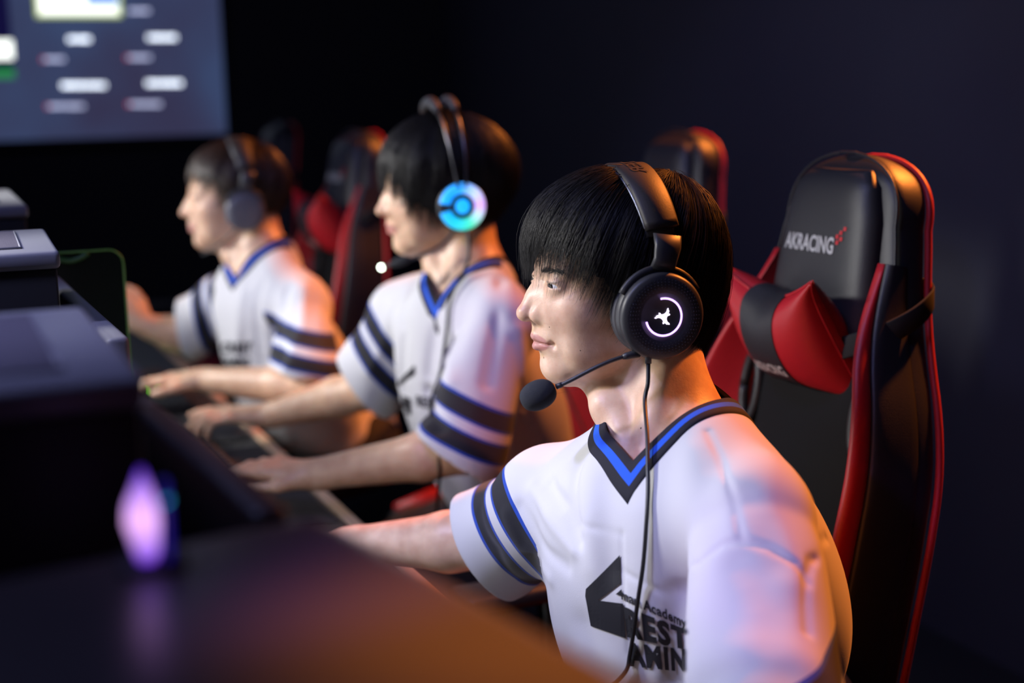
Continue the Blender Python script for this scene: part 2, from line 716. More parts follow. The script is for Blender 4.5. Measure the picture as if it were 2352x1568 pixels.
def tint_head(P, O, R, sc, base):
    q = ((P-O)@R)/sc
    C = np.repeat(np.array(base)[None], len(P), 0)

    def mixin(wgt, col):
        nonlocal C
        C = C*(1-wgt[:, None])+np.array(col)*wgt[:, None]
    x, y, z = q[:, 0], np.abs(q[:, 1]), q[:, 2]
    # cheeks, nose and ears a little redder
    mixin(0.22*np.exp(-(((y-.045)/.02)**2+((z+.01)/.02)**2))*np.clip((x-.03)/.03, 0, 1), (.66, .33, .25))
    mixin(0.35*np.exp(-(((x-.12)/.015)**2+(y/.014)**2+((z+.01)/.012)**2)), (.66, .31, .23))
    # lips
    lw = 1-np.clip((y-.0205)/.003, 0, 1)
    zl = np.clip(1-np.abs((z+.0432)/(.0112*np.sqrt(np.clip(1-(y/.0255)**2, 0.02, 1)))), 0, 1)
    lip = np.clip(zl*6, 0, 1)*lw*(x > .094)
    mixin(lip*0.85, (.50, .21, .19))
    # lash line
    zc = .0268-.03*(y-.030)**2*20
    ll = np.exp(-((z-zc-.0036)/.0010)**2)*((y > .021) & (y < .045))*(x > .088)
    mixin(np.clip(ll, 0, 1)*0.75, (.06, .04, .035))
    # brow colour under the hairs
    br = np.exp(-((z-.0425+.0*(y))/.0036)**2)*((y > .013) & (y < .050))*(x > .07)
    mixin(br*0.55, (.12, .075, .055))
    return C


EYE_M = mat('eye_white', (0.75, 0.73, 0.72), rough=0.12, spec=0.6)
IRIS_M = mat('eye_iris', (0.018, 0.010, 0.007), rough=0.25, spec=0.35)


def make_eyes(par, O, R, sc, look=(0.97, 0.05, -0.10)):
    for s in (1, -1):
        c = O+R@(np.array((.0895, s*.0325, .0258))*sc)
        L = rot(R@nz((look[0], look[1], look[2])), R[:, 2])
        m = MB()
        prof = [(math.sin(a)*.0134*sc, math.cos(a)*.0134*sc) for a in np.linspace(0.001, math.pi-.001, 22)]
        Rz = np.stack([L[:, 1], L[:, 2], L[:, 0]], 1)
        m.lathe(prof, 24, c, Rz)
        e = m.build('eye', EYE_M, par)
        m = MB()
        prof = [(math.sin(a)*.0070*sc, (.0118+.0019*math.cos(a))*sc) for a in np.linspace(0.001, math.pi/2, 8)]
        m.lathe(prof, 24, c, Rz)
        m.build('iris', IRIS_M, e)


def hand_ops(S, wrist, d, n, side, sc=1.0, curl=0.5, spread=1.0, curls=None):
    """palm, four fingers, thumb. d = along the hand, n = back of the hand, side = +1 when the thumb is at cross(d,n)"""
    d = nz(d)
    n = np.asarray(n, float)
    n = nz(n-d*(n@d))
    t = np.cross(d, n)*side          # towards the thumb
    w = np.asarray(wrist, float)

    def pt(a, b, c):
        return w+(d*a+t*b+n*c)*sc
    k = .008*sc
    for b in (-.024, -.008, .010, .026):
        S.rc(pt(.012, b*.6, 0), pt(.082-abs(b-.008)*.25, b, .002), .0145*sc, .0110*sc, .014*sc)
    S.rc(pt(-.02, 0, 0), pt(.03, 0, 0), .022*sc, .020*sc, .02*sc)
    base = [(.086, .028), (.090, .009), (.086, -.010), (.078, -.027)]
    lens = [(.040, .024, .020), (.044, .028, .021), (.041, .026, .020), (.032, .020, .018)]
    rad = [.0088, .0088, .0084, .0075]
    for i, ((a, b), ln, r) in enumerate(zip(base, lens, rad)):
        cu = (curls[i] if curls else curl)
        ang = 0.25*cu
        sp = (b-.001)*3.2*spread
        p = pt(a-.006, b, .001)
        for j, l in enumerate(ln):
            dirv = d*math.cos(ang)*math.cos(sp)+t*math.sin(sp)*math.cos(ang)-n*math.sin(ang)
            q = p+dirv*l*sc
            S.rc(p, q, (r-.0006*j)*sc, (r-.0006*(j+1))*sc, .004*sc)
            p = q
            ang += cu*(0.75, 0.55, 0)[j]
    p0, p1, p2, p3 = pt(.015, .020, -.004), pt(.045, .043, -.010), pt(.072, .052, -.016), pt(.094, .050, -.021)
    S.rc(p0, p1, .015*sc, .0115*sc, .014*sc)
    S.rc(p1, p2, .0108*sc, .0098*sc, k)
    S.rc(p2, p3, .0098*sc, .0078*sc, k*.5)


def hair_mesh(par, O, R, sc, P, m, seed=1, name='hair'):
    """a cap that follows the skull plus many fine tubes combed from the crown"""
    rng = np.random.default_rng(seed)
    C = np.array(P.get('c', (-.006, 0, .056)))
    rf, rb, rl, rz, rh = P['rf'], P['rb'], P['rl'], P['rz'], P.get('rh', .11)
    tl = P.get('tilt', 0.45)
    caz = np.radians(P['az'])
    cz = np.array(P['zend'])
    dent = P.get('dent', 0.0)

    def zend(az):
        return np.interp(np.abs(az), caz, cz)

    def pos(a, th, layer):
        """a = azimuth about the tilted crown, th = polar angle from the crown"""
        v = np.stack([np.sin(th)*np.cos(a), np.sin(th)*np.sin(a), np.cos(th)], -1)
        ct, st = math.cos(tl), math.sin(tl)
        x = v[..., 0]*ct-v[..., 2]*st
        z = v[..., 0]*st+v[..., 2]*ct
        y = v[..., 1]
        az = np.arctan2(y, x)
        phi = np.arccos(np.clip(z, -1, 1))
        ca, sa = np.cos(az), np.sin(az)
        rx = np.where(ca > 0, rf, rb)
        rad = 1/np.sqrt((ca/rx)**2+(sa/rl)**2)
        e = np.maximum(phi-math.pi/2, 0)
        hang = np.interp(np.abs(az), caz, P['hang'])
        rr = np.where(e > 0, rad*(1-hang*e*e), rad*np.sin(np.minimum(phi, math.pi/2))**P.get('pw', 1.0))
        zz = np.where(e > 0, -rh*e, rz*np.cos(np.minimum(phi, math.pi/2)))
        wav = 1+0.012*np.sin(az*9+1.0)+0.010*np.sin(az*17+phi*4)+.02*np.sin(az*3+phi*2.5)
        rr = rr*layer*wav
        if dent:
            g = np.exp(-((rr*ca-P.get('dx', 0.0))/.024)**2)
            rr = rr-dent*g*(1-.6*(e > 0))
            zz = zz-dent*g*np.clip(np.cos(phi), 0, 1)
        return np.stack([C[0]+rr*ca, rr*sa, C[2]+zz*layer], -1), az
    mb = MB()
    # cap
    na, nt_ = 120, 40
    A = np.linspace(-math.pi, math.pi, na, endpoint=False)
    for lay, dz in ((P.get('cap', .90), .020),):
        rows = []
        TT = np.linspace(0.0, 2.9, 220)
        g, gaz = pos(np.repeat(A[:, None], 220, 1), np.repeat(TT[None], na, 0), lay)
        ze = zend(gaz)+dz+0.004*np.sin(A*31)[:, None]+.003*np.sin(A*57)[:, None]
        for i in range(na):
            below = np.nonzero(g[i, :, 2] < ze[i])[0]
            last = below[0] if len(below) else 219
            tt = np.linspace(0, TT[last], nt_)
            pp, _ = pos(np.full(nt_, A[i]), tt, lay)
            rows.append(pp)
        rows = np.array(rows)
        # turn the rim inwards so the cap reads as a volume
        inn = rows[:, -1:, :]*np.array([.90, .90, 1])+np.array([0, 0, .004])
        rows = np.concatenate([rows, inn], 1)
        mb.grid(rows, closeu=True)
    capn = len(mb.v)
    # strands
    n = P['n']
    npt = 12
    ncl = n//14
    acl = rng.uniform(-math.pi, math.pi, ncl)
    lcl = rng.uniform(P.get('l0', .93), 1.0, ncl)
    for i in range(ncl):
        k = rng.integers(8, 20)
        al = acl[i]
        clj = abs(rng.normal(0, .006))-.004-(.016 if rng.random() < .22 else 0)
        for _ in range(k):
            a0 = al+rng.normal(0, .075)
            th0 = rng.uniform(0.02, 1.35)
            lay = lcl[i]*rng.uniform(.985, 1.012)
            if rng.random() < .02:
                lay *= rng.uniform(1.01, 1.05)
            TT = np.linspace(th0, 2.9, 70)
            g, gaz = pos(np.full(70, a0), TT, lay)
            zz = zend(gaz)+clj+rng.normal(0, P.get('zj', .006))+P.get('short', 0.05)*(1-lay)*2
            below = np.nonzero(g[:, 2] < zz)[0]
            if not len(below) or below[0] < 6:
                continue
            te = TT[below[0]]
            t = np.linspace(th0, te, npt)
            s = np.linspace(0, 1, npt)
            aa = a0+(al-a0)*.75*s**2+rng.normal(0, .035)*s*s+P.get('sweep', 0)*s*s*np.sign(np.cos(a0))
            pp, _ = pos(aa, t, lay*(1-.03*(1-s)**3))
            pp = pp+rng.normal(0, .0006, 3)*s[:, None]+rng.normal(0, .0012, 3)*(s**3)[:, None]
            r = P.get('r', .00042)*(1-.75*s**2)*rng.uniform(.6, 1.2)
            mb.tube(pp, r, 3, cap=False)
    # sideways parting lock curves etc. given as explicit strands
    for (p0, p1, p2, num, rad_) in P.get('locks', []):
        p0, p1, p2 = map(np.array, (p0, p1, p2))
        for _ in range(num):
            j = rng.normal(0, 1, (3, 3))*np.array([[.004], [.006], [.004]])*rad_
            s = np.linspace(0, 1, npt)[:, None]
            pp = (1-s)**2*(p0+j[0])+2*s*(1-s)*(p1+j[1])+s*s*(p2+j[2])
            mb.tube(pp, P.get('r', .00042)*(1-.7*s[:, 0]**2), 3, cap=False)
    V = np.array(mb.v)*sc
    V = V@R.T+O
    o = link(name, V, mb.f, m, par)
    return o


def brows(par, O, R, sc, m, f, n=160, seed=3):
    rng = np.random.default_rng(seed)
    for s in (1, -1):
        mb = MB()
        yy = rng.uniform(.013, .050, n)
        zz = .0405+.0035*np.sin((yy-.013)/.037*2.2)+rng.normal(0, .0019, n)*(1-.5*(yy-.013)/.037)
        P = np.stack([np.full(n, .075), s*yy, zz], 1)
        Pw = O+(P*sc)@R.T
        # push out along forward until on the skin
        for _ in range(25):
            Pw = Pw-(R[:, 0]*f(Pw)[:, None])*0.8
        G = grad(f, Pw)
        for i in range(n):
            dr = nz(R@np.array([-.35, s*.8, .45-.9*(yy[i]-.013)/.037]))
            q = Pw[i]
            pts = [q, q+dr*.0035*sc+G[i]*.0008, q+dr*.007*sc+G[i]*.0006]
            mb.tube(pts, [.0002, .00017, .00005], 3, cap=False)
        mb.build('eyebrow', m, par)


class Spec:
    pass


def torso_frame(s):
    mid = (s.shL+s.shR)/2
    l = nz((s.shL-s.shR)*np.array([1, 1, .3]))
    u = s.neck-s.hip
    f = nz(np.cross(l, u))
    u = nz(np.cross(f, l))
    return mid, np.stack([f, l, u], 1)


def body_sdf(s):
    S = SDF()
    mid, T = torso_frame(s)
    R, O, sc = s.R, s.O, s.sc
    k = .03
    C = lambda f, l, u: mid+T@np.array([f, l, u])
    # torso, hips, legs
    S.el(C(.0, 0, -.13), (.095, .150, .17), T, k)
    S.el((s.hip+mid)/2+T[:, 0]*.0, (.085, .135, .16), T, k)
    S.el(s.hip, (.11, .165, .11), T, k)
    for sg, kn, ft in ((1, s.knL, s.ftL), (-1, s.knR, s.ftR)):
        h = s.hip+T[:, 1]*sg*.09
        S.rc(h, kn, .082, .058, k)
        S.rc(kn, ft+np.array([0, 0, .09]), .056, .040, .02)
        S.rc(ft+np.array([0, 0, .05]), ft+np.array([0, 0, .04])+s.facing*.15, .042, .034, .02)
    # neck and shoulders
    nb = s.neck
    hd = O+R@(np.array([-.024, 0, -.03])*sc)
    S.rc(hd, nb, .053*sc, .062, .02)
    # throat: from under the chin down to the pit of the neck
    th0 = O+R@(np.array([.030, 0, -.088])*sc)
    S.rc(th0, s.pit-T[:, 0]*.006, .026*sc, .015, .03)
    for sg in (1, -1):
        a = O+R@(np.array([-.035, sg*.050, -.035])*sc)
        S.rc(a, s.pit+T[:, 1]*sg*.014+T[:, 0]*-.002, .016, .013, .022)
    # adam's apple
    aa = th0*.68+s.pit*.32
    S.el(aa+T[:, 0]*.012, (.010, .012, .016), T, .032)
    for sh, el, wr, sg in ((s.shL, s.elL, s.wrL, 1), (s.shR, s.elR, s.wrR, -1)):
        S.rc(nb-T[:, 2]*.01, sh, .055, .050, .04)
        # collar bone
        S.rc(s.pit+T[:, 1]*sg*.02-T[:, 0]*.008, s.pit*.35+sh*.65+T[:, 0]*.02+T[:, 2]*.012, .009, .008, .02)
        S.rc(sh, el, .050, .040, .03)
        fm = el*.70+wr*.30
        S.rc(el, fm, .040, .041, .02)
        S.rc(fm, wr, .041, .0255, .02)
    head_ops(S, O, R, sc)
    for wr, dd, nn, sd, kw in (s.handL, s.handR):
        hand_ops(S, wr, dd, nn, sd, **kw)
    return S


def shirt_sdf(s):
    """jersey: loose torso, drop shoulders, wide short sleeves open at the end, V neck"""
    S = SDF()
    mid, T = torso_frame(s)
    C = lambda f, l, u: mid+T@np.array([f, l, u])
    g = s.g
    S.el(C(g['cf'], 0, -.14), (g['cd'], g['cw'], .22), T, .04)
    S.el((s.hip+mid)/2+T[:, 0]*g['bf'], (g['bd'], g['bw'], .24), T, .07)
    S.el(s.hip+T[:, 2]*.02, (g['bd']+.005, g['bw']+.01, .12), T, .06)
    if 'hump' in g:
        S.el(C(*g['hump'][0]), g['hump'][1], T, .09)
    S.rc(s.shL, s.shR, g['sr'], g['sr'], .05)
    nb = s.neck
    for sh, el, end, sg in ((s.shL, s.elL, s.slL, 1), (s.shR, s.elR, s.slR, -1)):
        up, ur = (g.get('up', -.012), g.get('ur', .066)) if sg > 0 else (g.get('upf', -.012), g.get('urf', .066))
        S.rc(nb+T[:, 2]*up, sh, ur, g['sr']-.004, .05)
        S.rc(sh, end, g['sr'], g['se'], g.get('kL', .018) if sg > 0 else .045)
    for fn_ in s.creases:
        S.fn(fn_, 0, 'add')
    # open sleeve ends
    for sh, end, sg, cutd in ((s.shL, s.slL, 1, s.cutL), (s.shR, s.slR, -1, s.cutR)):
        ax = nz(end-sh)
        cd = nz(cutd) if cutd is not None else ax
        ln = np.linalg.norm(end-sh)

        def plane(P, e=end, cd=cd, ax=ax, sh=sh, se=g['se']):
            # beyond the end plane, close to this sleeve only
            q = P-e
            rad = np.linalg.norm(q-(q@ax)[:, None]*ax, axis=1)
            return np.maximum(-(q@cd), rad-se-.05)
        S.fn(plane, .004, 's')

        def hollow(P, a=sh+(end-sh)*.35, e=end+ax*.1, se=g['se'], sr=g['sr']):
            return d_rc(P, a, e, sr-.030, se-.007)
        S.fn(hollow, .004, 's')
    import copy
    s.Juncut = copy.copy(S)
    s.Juncut.ops = list(S.ops)
    S.fn(lambda P: neck_cut(s, P), .002, 's')
    # hem
    S.fn(lambda P: -((P-s.hip)@T[:, 2])-.10, .01, 'i')
    return S


def neck_frame(s):
    """plane of the neckline: origin at the nape, p towards the point of the V, q to the left, a out of the plane"""
    mid, T = torso_frame(s)
    p = s.vpt-s.nape
    L = np.linalg.norm(p)
    p = p/L
    q = T[:, 1]-p*(T[:, 1]@p)
    q /= np.linalg.norm(q)
    a = np.cross(p, q)
    return s.nape, p, q, a, L


def neck_outline(s, off=0.0, n=140):
    """outline in the neckline plane, offset outwards"""
    L = neck_frame(s)[4]
    w = s.g.get('nw', .068)
    pts = []
    th = np.linspace(0, math.pi/2, 30)
    for t in th:
        pts.append((w*1.0*(1-math.cos(t)), w*math.sin(t)))
    k = L-w
    for t in np.linspace(0, 1, 30)[1:]:
        # side: nearly straight to the point with a slight belly
        pts.append((w+k*t, w*(1-t)+s.g.get('belly', .020)*math.sin(math.pi*t)))
    pts = np.array(pts)
    nn = np.gradient(pts, axis=0)
    nn = np.stack([-nn[:, 1], nn[:, 0]], 1)
    nn /= np.linalg.norm(nn, axis=1)[:, None]
    nn[0] = (-1, 0)
    h = pts+nn*off
    # mitre at the V
    e = h[-1]-h[-2]
    if off and abs(e[1]) > 1e-9:
        t = -h[-1][1]/e[1]
        h[-1] = h[-1]+e*t
    h[-1][1] = 0
    m = h[::-1][1:-1]*np.array([1, -s.g.get('far', 1.0)])
    return np.concatenate([h, m])


def neck_cut(s, P):
    o, p, q, a, L = neck_frame(s)
    Q = np.stack([(P-o)@p, (P-o)@q], 1)
    if not hasattr(s, '_no'):
        s._no = neck_outline(s)
    poly = s._no
    d = np.full(len(Q), 1e9)
    inside = np.zeros(len(Q), bool)
    n = len(poly)
    near = (np.abs(Q[:, 0]-L/2) < L/2+.08) & (np.abs(Q[:, 1]) < .16)
    idx = np.nonzero(near)[0]
    Qn = Q[idx]
    dn = np.full(len(Qn), 1e9)
    ins = np.zeros(len(Qn), bool)
    for i in range(n):
        A, B_ = poly[i], poly[(i+1) % n]
        e = B_-A
        ee = e@e
        if ee < 1e-12:
            continue
        t = np.clip(((Qn-A)@e)/ee, 0, 1)
        dn = np.minimum(dn, ((Qn-A-t[:, None]*e)**2).sum(1))
        c = ((A[1] > Qn[:, 1]) != (B_[1] > Qn[:, 1]))
        if abs(e[1]) > 1e-12:
            ins ^= c & (Qn[:, 0] < (e[0]*(Qn[:, 1]-A[1])/e[1]+A[0]))
    dn = np.sqrt(dn)
    dn[ins] *= -1
    d[:] = .08
    d[idx] = np.minimum(dn, .08)
    # only above the chest: not through the back or belly
    h = (P-o)@a
    return np.maximum(d, -h-.10)


def collar_mesh(s, f, par):
    """ribbed band lying on the jersey round the neckline"""
    o, p, q, a, L = neck_frame(s)
    rows = []
    for off, lift in ((-.0045, -.006), (-.0040, .0018), (-.0015, .0034), (.006, .0036), (.0125, .0036), (.0185, .0034), (.0212, .0016), (.0212, -.003)):
        h = neck_outline(s, off)
        P = o+h[:, :1]*p+h[:, 1:]*q
        # drop along -a from well above, on to the cloth
        X = P+a*.12
        for _ in range(90):
            X = X-a*(np.clip(f(X), -.02, .05)*.6)[:, None]
        rows.append(X+a*lift)
    rows = np.array(rows)
    # keep it smooth where the cloth steps
    for _ in range(3):
        k = rows.copy()
        k[:, 1:-1] = (rows[:, :-2]+2*rows[:, 1:-1]+rows[:, 2:])/4
        vi = 59-1
        keep = rows[:, vi-1:vi+2].copy()
        rows = k
        rows[:, vi-1:vi+2] = keep
    m = MB()
    m.grid(rows.transpose(1, 0, 2), closeu=True)
    offs = np.array([0, .001, .002, .008, .0145, .020, .0218, .0218])
    cdv = np.tile(offs, rows.shape[1])
    cm = collar_mat()
    # one material slot per rib, so the stripe is crisp
    ob = link('collar', m.v, m.f, cm, par, attrs={'cd': cdv})
    return ob


JERSEY = None


def jersey_mat():
    global JERSEY
    if JERSEY:
        return JERSEY
    m = mat('jersey_cloth', (0.74, 0.74, 0.77), rough=0.75, spec=0.25, sheen=0.15)
    nt = m.node_tree
    b = nt.nodes['Principled BSDF']
    L = nt.links

    def ramp(attr, stops, sc):
        a = nt.nodes.new('ShaderNodeAttribute')
        a.attribute_name = attr
        mp = nt.nodes.new('ShaderNodeMath')
        mp.operation = 'MULTIPLY'
        mp.inputs[1].default_value = sc
        L.new(a.outputs['Fac'], mp.inputs[0])
        r = nt.nodes.new('ShaderNodeValToRGB')
        r.color_ramp.interpolation = 'CONSTANT'
        els = r.color_ramp.elements
        els[0].position = 0
        els[0].color = (*stops[0][1], 1)
        els[1].position = stops[1][0]*sc
        els[1].color = (*stops[1][1], 1)
        for p, c in stops[2:]:
            e = els.new(p*sc)
            e.color = (*c, 1)
        L.new(mp.outputs[0], r.inputs['Fac'])
        return r
    WH, BK, BL = (1, 1, 1), (.018, .018, .026), (.02, .10, .62)
    r2 = ramp('sd', [(0, WH), (.050, BL), (.0545, BK), (.0790, BL), (.0835, WH), (.097, BL), (.1015, BK), (.126, BL), (.1305, WH)], 5)
    m2 = nt.nodes.new('ShaderNodeMix')
    m2.data_type = 'RGBA'
    m2.blend_type = 'MULTIPLY'
    m2.inputs[0].default_value = 1
    m2.inputs[6].default_value = (.57, .57, .59, 1)
    L.new(r2.outputs['Color'], m2.inputs[7])
    L.new(m2.outputs[2], b.inputs['Base Color'])
    tc = nt.nodes.new('ShaderNodeTexCoord')
    v = nt.nodes.new('ShaderNodeTexVoronoi')
    v.inputs['Scale'].default_value = 700
    L.new(tc.outputs['Object'], v.inputs['Vector'])
    bp = nt.nodes.new('ShaderNodeBump')
    bp.inputs['Strength'].default_value = .12
    bp.inputs['Distance'].default_value = .0006
    L.new(v.outputs['Distance'], bp.inputs['Height'])
    L.new(bp.outputs['Normal'], b.inputs['Normal'])
    JERSEY = m
    return m


def collar_mat():
    if 'collar_rib' in _M:
        return _M['collar_rib']
    m = mat('collar_rib', (.02, .02, .03), .8, spec=.2)
    nt = m.node_tree
    b = nt.nodes['Principled BSDF']
    a = nt.nodes.new('ShaderNodeAttribute')
    a.attribute_name = 'cd'
    mp = nt.nodes.new('ShaderNodeMath')
    mp.operation = 'MULTIPLY'
    mp.inputs[1].default_value = 20
    nt.links.new(a.outputs['Fac'], mp.inputs[0])
    r = nt.nodes.new('ShaderNodeValToRGB')
    r.color_ramp.interpolation = 'CONSTANT'
    e = r.color_ramp.elements
    e[0].color = (.018, .018, .026, 1)
    e[1].position = .0075*20
    e[1].color = (.02, .10, .62, 1)
    x = e.new(.0150*20)
    x.color = (.018, .018, .026, 1)
    nt.links.new(mp.outputs[0], r.inputs['Fac'])
    nt.links.new(r.outputs['Color'], b.inputs['Base Color'])
    return m


def sleeve_dist(s, P):
    """distance back from the nearest sleeve end, only on the sleeves"""
    out = np.full(len(P), .19)
    for sh, el, end, cutd, o_ in ((s.shL, s.elL, s.slL, s.cutL, 1), (s.shR, s.elR, s.slR, s.cutR, -1)):
        ax = nz(end-sh)
        cd = nz(cutd) if cutd is not None else ax
        q = P-end
        sv = s.stripe.get(o_)
        al = -(q@cd) if sv is None else -((P-sv[0])@sv[1])
        rad = np.linalg.norm(q-(q@ax)[:, None]*ax, axis=1)
        mid, T = torso_frame(s)
        g = s.g
        dt = np.minimum(d_el(P, mid+T@np.array([g['cf'], 0, -.14]), (g['cd'], g['cw'], .22), T), d_el(P, (s.hip+mid)/2+T[:, 0]*g['bf'], (g['bd'], g['bw'], .24), T))
        ds = d_rc(P, sh, end, g['sr'], g['se'])
        on_ = (ds < .03) & (ds < dt+.006) & (al < .17) & (al > -.02)
        out = np.where(on_, np.clip(al, 0, .19), out)
    return out


def make_person(s):
    root = thing('person', s.label, 'person', (float(s.hip[0]), float(s.hip[1]), 0.0), group=None)
    B = body_sdf(s)
    s.B = B
    lo = np.min([s.hip-.35, s.wrL-.25, s.wrR-.25, s.ftL-.2, s.ftR-.2, s.knL-.2, s.knR-.2], 0)
    hi = np.max([s.hip+.35, s.O+.2, s.wrL+.25, s.wrR+.25, s.elL+.1, s.elR+.1], 0)
    lo[2] = 0.0
    if s.fine:
        V, F = mesh_sdf_fine(B, lo, hi, s.res, s.O+s.R@np.array([.092, .02, .0]))
    else:
        V, F = mesh_sdf(B, lo, hi, s.res)
    base = s.tone
    tint = tint_head(V, s.O, s.R, s.sc, base)
    link('body', V, F, s.skin, root, attrs={'tint': tint})
    make_eyes(root, s.O, s.R, s.sc, s.look)
    # jersey
    shirt_sdf(s)
    base_f = s.Juncut
    if s.vpx:
        s.vpt = on(base_f, s.vpx[0], s.vpx[1], 0, s.t_near)[0]
    for pts, w_, amp in s.px_creases:
        Q = on(base_f, [q[0] for q in pts], [q[1] for q in pts], 0, s.t_near)
        s.creases.append(poly_crease(Q, w_, amp))
    J = shirt_sdf(s)
    s.J = J
    Jp = SDF()          # torso only, used to print on
    V, F = mesh_sdf(J, lo-.02, hi+.05, s.res_j)
    sd = sleeve_dist(s, V)
    jm = jersey_mat()
    s.jersey = link('jersey', V, F, jm, root, attrs={'sd': sd})
    jo = collar_mesh(s, s.Juncut, s.jersey)
    jo['label'] = 'black V collar with a blue stripe'
    # trousers: the legs again, one size up
    mid, T = torso_frame(s)
    Tr = SDF()
    Tr.el(s.hip, (.122, .175, .12), T, .03)
    for sg, kn, ft in ((1, s.knL, s.ftL), (-1, s.knR, s.ftR)):
        Tr.rc(s.hip+T[:, 1]*sg*.09, kn, .094, .072, .03)
        Tr.rc(kn, ft+np.array([0, 0, .12]), .072, .056, .02)
    V, F = mesh_sdf(Tr, lo-.02, hi+.02, .011)
    link('trousers', V, F, mat('black_trousers', (.015, .015, .018), .85), root)
    for ft in (s.ftL, s.ftR):
        Sh = SDF()
        Sh.rc(ft+np.array([0, 0, .05]), ft+np.array([0, 0, .043])+s.facing*.17, .053, .043, .02)
        Sh.fn(lambda P: -(P[:, 2]-.002), .002, 'i')
        V, F = mesh_sdf(Sh, np.minimum(ft, ft+s.facing*.2)-.1, np.maximum(ft, ft+s.facing*.2)+.12, .009)
        link('shoe', V, F, mat('black_shoe', (.02, .02, .02), .6), root)
    s.root = root
    return root


def crease(a, b, w, amp, c=None):
    """a ridge (amp > 0) or a furrow (amp < 0) along a 3D line, tapering at both ends"""
    a, b = np.asarray(a, float), np.asarray(b, float)

    def f(P):
        ba = b-a
        t = ((P-a)@ba)/(ba@ba)
        tc = np.clip(t, 0, 1)
        d = np.linalg.norm(P-a-tc[:, None]*ba, axis=1)
        return -amp*np.exp(-(d/w)**2)*np.sin(np.clip(tc, .06, .94)*math.pi)**.5
    return f


def poly_crease(pts, w, amp):
    pts = [np.asarray(p, float) for p in pts]
    cen = np.mean(pts, 0)
    rad2 = (max(np.linalg.norm(p-cen) for p in pts)+3*w)**2

    def f(P):
        out = np.zeros(len(P))
        idx = np.nonzero(((P-cen)**2).sum(1) < rad2)[0]
        if not len(idx):
            return out
        P = P[idx]
        best = np.full(len(P), 9.0)
        for a, b in zip(pts[:-1], pts[1:]):
            ba = b-a
            t = np.clip(((P-a)@ba)/(ba@ba), 0, 1)
            best = np.minimum(best, np.linalg.norm(P-a-t[:, None]*ba, axis=1))
        out[idx] = -amp*np.exp(-(best/w)**2)
        return out
    return f


def drape(T, amp=.004, fr=38, seed=0):
    """long soft vertical folds, irregular"""
    def f(P):
        q = P@T
        x, y, z = q[:, 0], q[:, 1], q[:, 2]
        w = np.sin(y*fr+2.2*np.sin(z*7+seed)+x*fr*.6+seed)*np.sin(z*9+y*5+seed*2.1)
        w2 = np.sin(y*fr*1.9-x*21+1.7*np.sin(z*11+seed*3))*.4
        return amp*(w+w2)
    return f
# ------------------------------------------------------------------ the three players
def cast(label, head, yaw, sc, neck, pit, vpt, nape, shL, shR, elL, elR, wrL, wrR, slL, slR, hip, hL, hR, g, res, res_j,
         pitch=0.0, roll=0.0, look=(.97, .10, -.06), cutL=None, cutR=None, tone=(.73, .50, .345)):
    s = Spec()
    s.label = label
    s.O = W(*head)
    a = math.radians(yaw)
    f = np.array([-math.cos(a)*math.cos(pitch), -math.sin(a)*math.cos(pitch), math.sin(pitch)])
    R = rot(f)
    cr, sr = math.cos(roll), math.sin(roll)
    s.R = R@np.array([[1, 0, 0], [0, cr, -sr], [0, sr, cr]])
    s.sc = sc
    s.neck, s.pit, s.vpt, s.nape = W(*neck), W(*pit), W(*vpt), W(*nape)
    s.shL, s.shR, s.elL, s.elR = W(*shL), W(*shR), W(*elL), W(*elR)
    s.wrL, s.wrR, s.slL, s.slR = W(*wrL), W(*wrR), W(*slL), W(*slR)
    s.cutL, s.cutR = cutL, cutR
    s.hip = np.array(hip, float)
    s.facing = nz((-.907, -.42, 0))
    side = nz((.42, -.907, 0))
    s.knL = s.hip+s.facing*.40+side*.13
    s.knL[2] = .50
    s.knR = s.hip+s.facing*.40-side*.13
    s.knR[2] = .50
    s.ftL = s.knL-s.facing*.02
    s.ftL[2] = 0
    s.ftR = s.knR+s.facing*.06
    s.ftR[2] = 0
    s.handL, s.handR = hL, hR
    s.g = g
    s.res, s.res_j = res, res_j
    s.look = look
    s.tone = tone
    s.creases = []
    s.stripe = {}
    s.fine = False
    s.vpx = vpt[:2]
    s.px_creases = []
    s.t_near = 1.1
    return s


UPV = np.array([0, 0, 1.0])
G1 = dict(cf=.0, cd=.118, cw=.170, bf=.02, bd=.140, bw=.165, sr=.064, se=.082, nf=.03, kL=.006, nw=.073, belly=.028, far=.98, up=.006, ur=.076, upf=-.022, urf=.062, hump=((-.050, .015, -.10), (.118, .175, .20)))
p1 = cast('person in white jersey nearest the camera, black headset with violet logo, staring left',
          (1434, 687, 1.68), 15, 1.0,
          (1548, 995, 1.665), (1452, 1090, 1.60), (1453, 1072, 1.575), (1612, 925, 1.71),
          (1722, 1195, 1.475), (1272, 1165, 1.76), (1790, 1690, 1.34), (1135, 1240, 1.95),
          (1380, 1760, 1.40), (800, 1252, 2.05), (1790, 1900, 1.25), (1118, 1258, 1.93),
          (.30, 1.74, .60), None, None, G1, .0024, .0028, cutR=(-.80, .15, -.55))
p1.handL = (p1.wrL, (-.9, .1, -.05), (0, 0, 1), -1, dict(curl=.7))
p1.handR = (p1.wrR, (-.85, -.2, -.12), (0, 0, 1), 1, dict(curl=.55))
G2 = dict(cf=.0, cd=.118, cw=.165, bf=.02, bd=.135, bw=.160, sr=.060, se=.080, nf=.03)
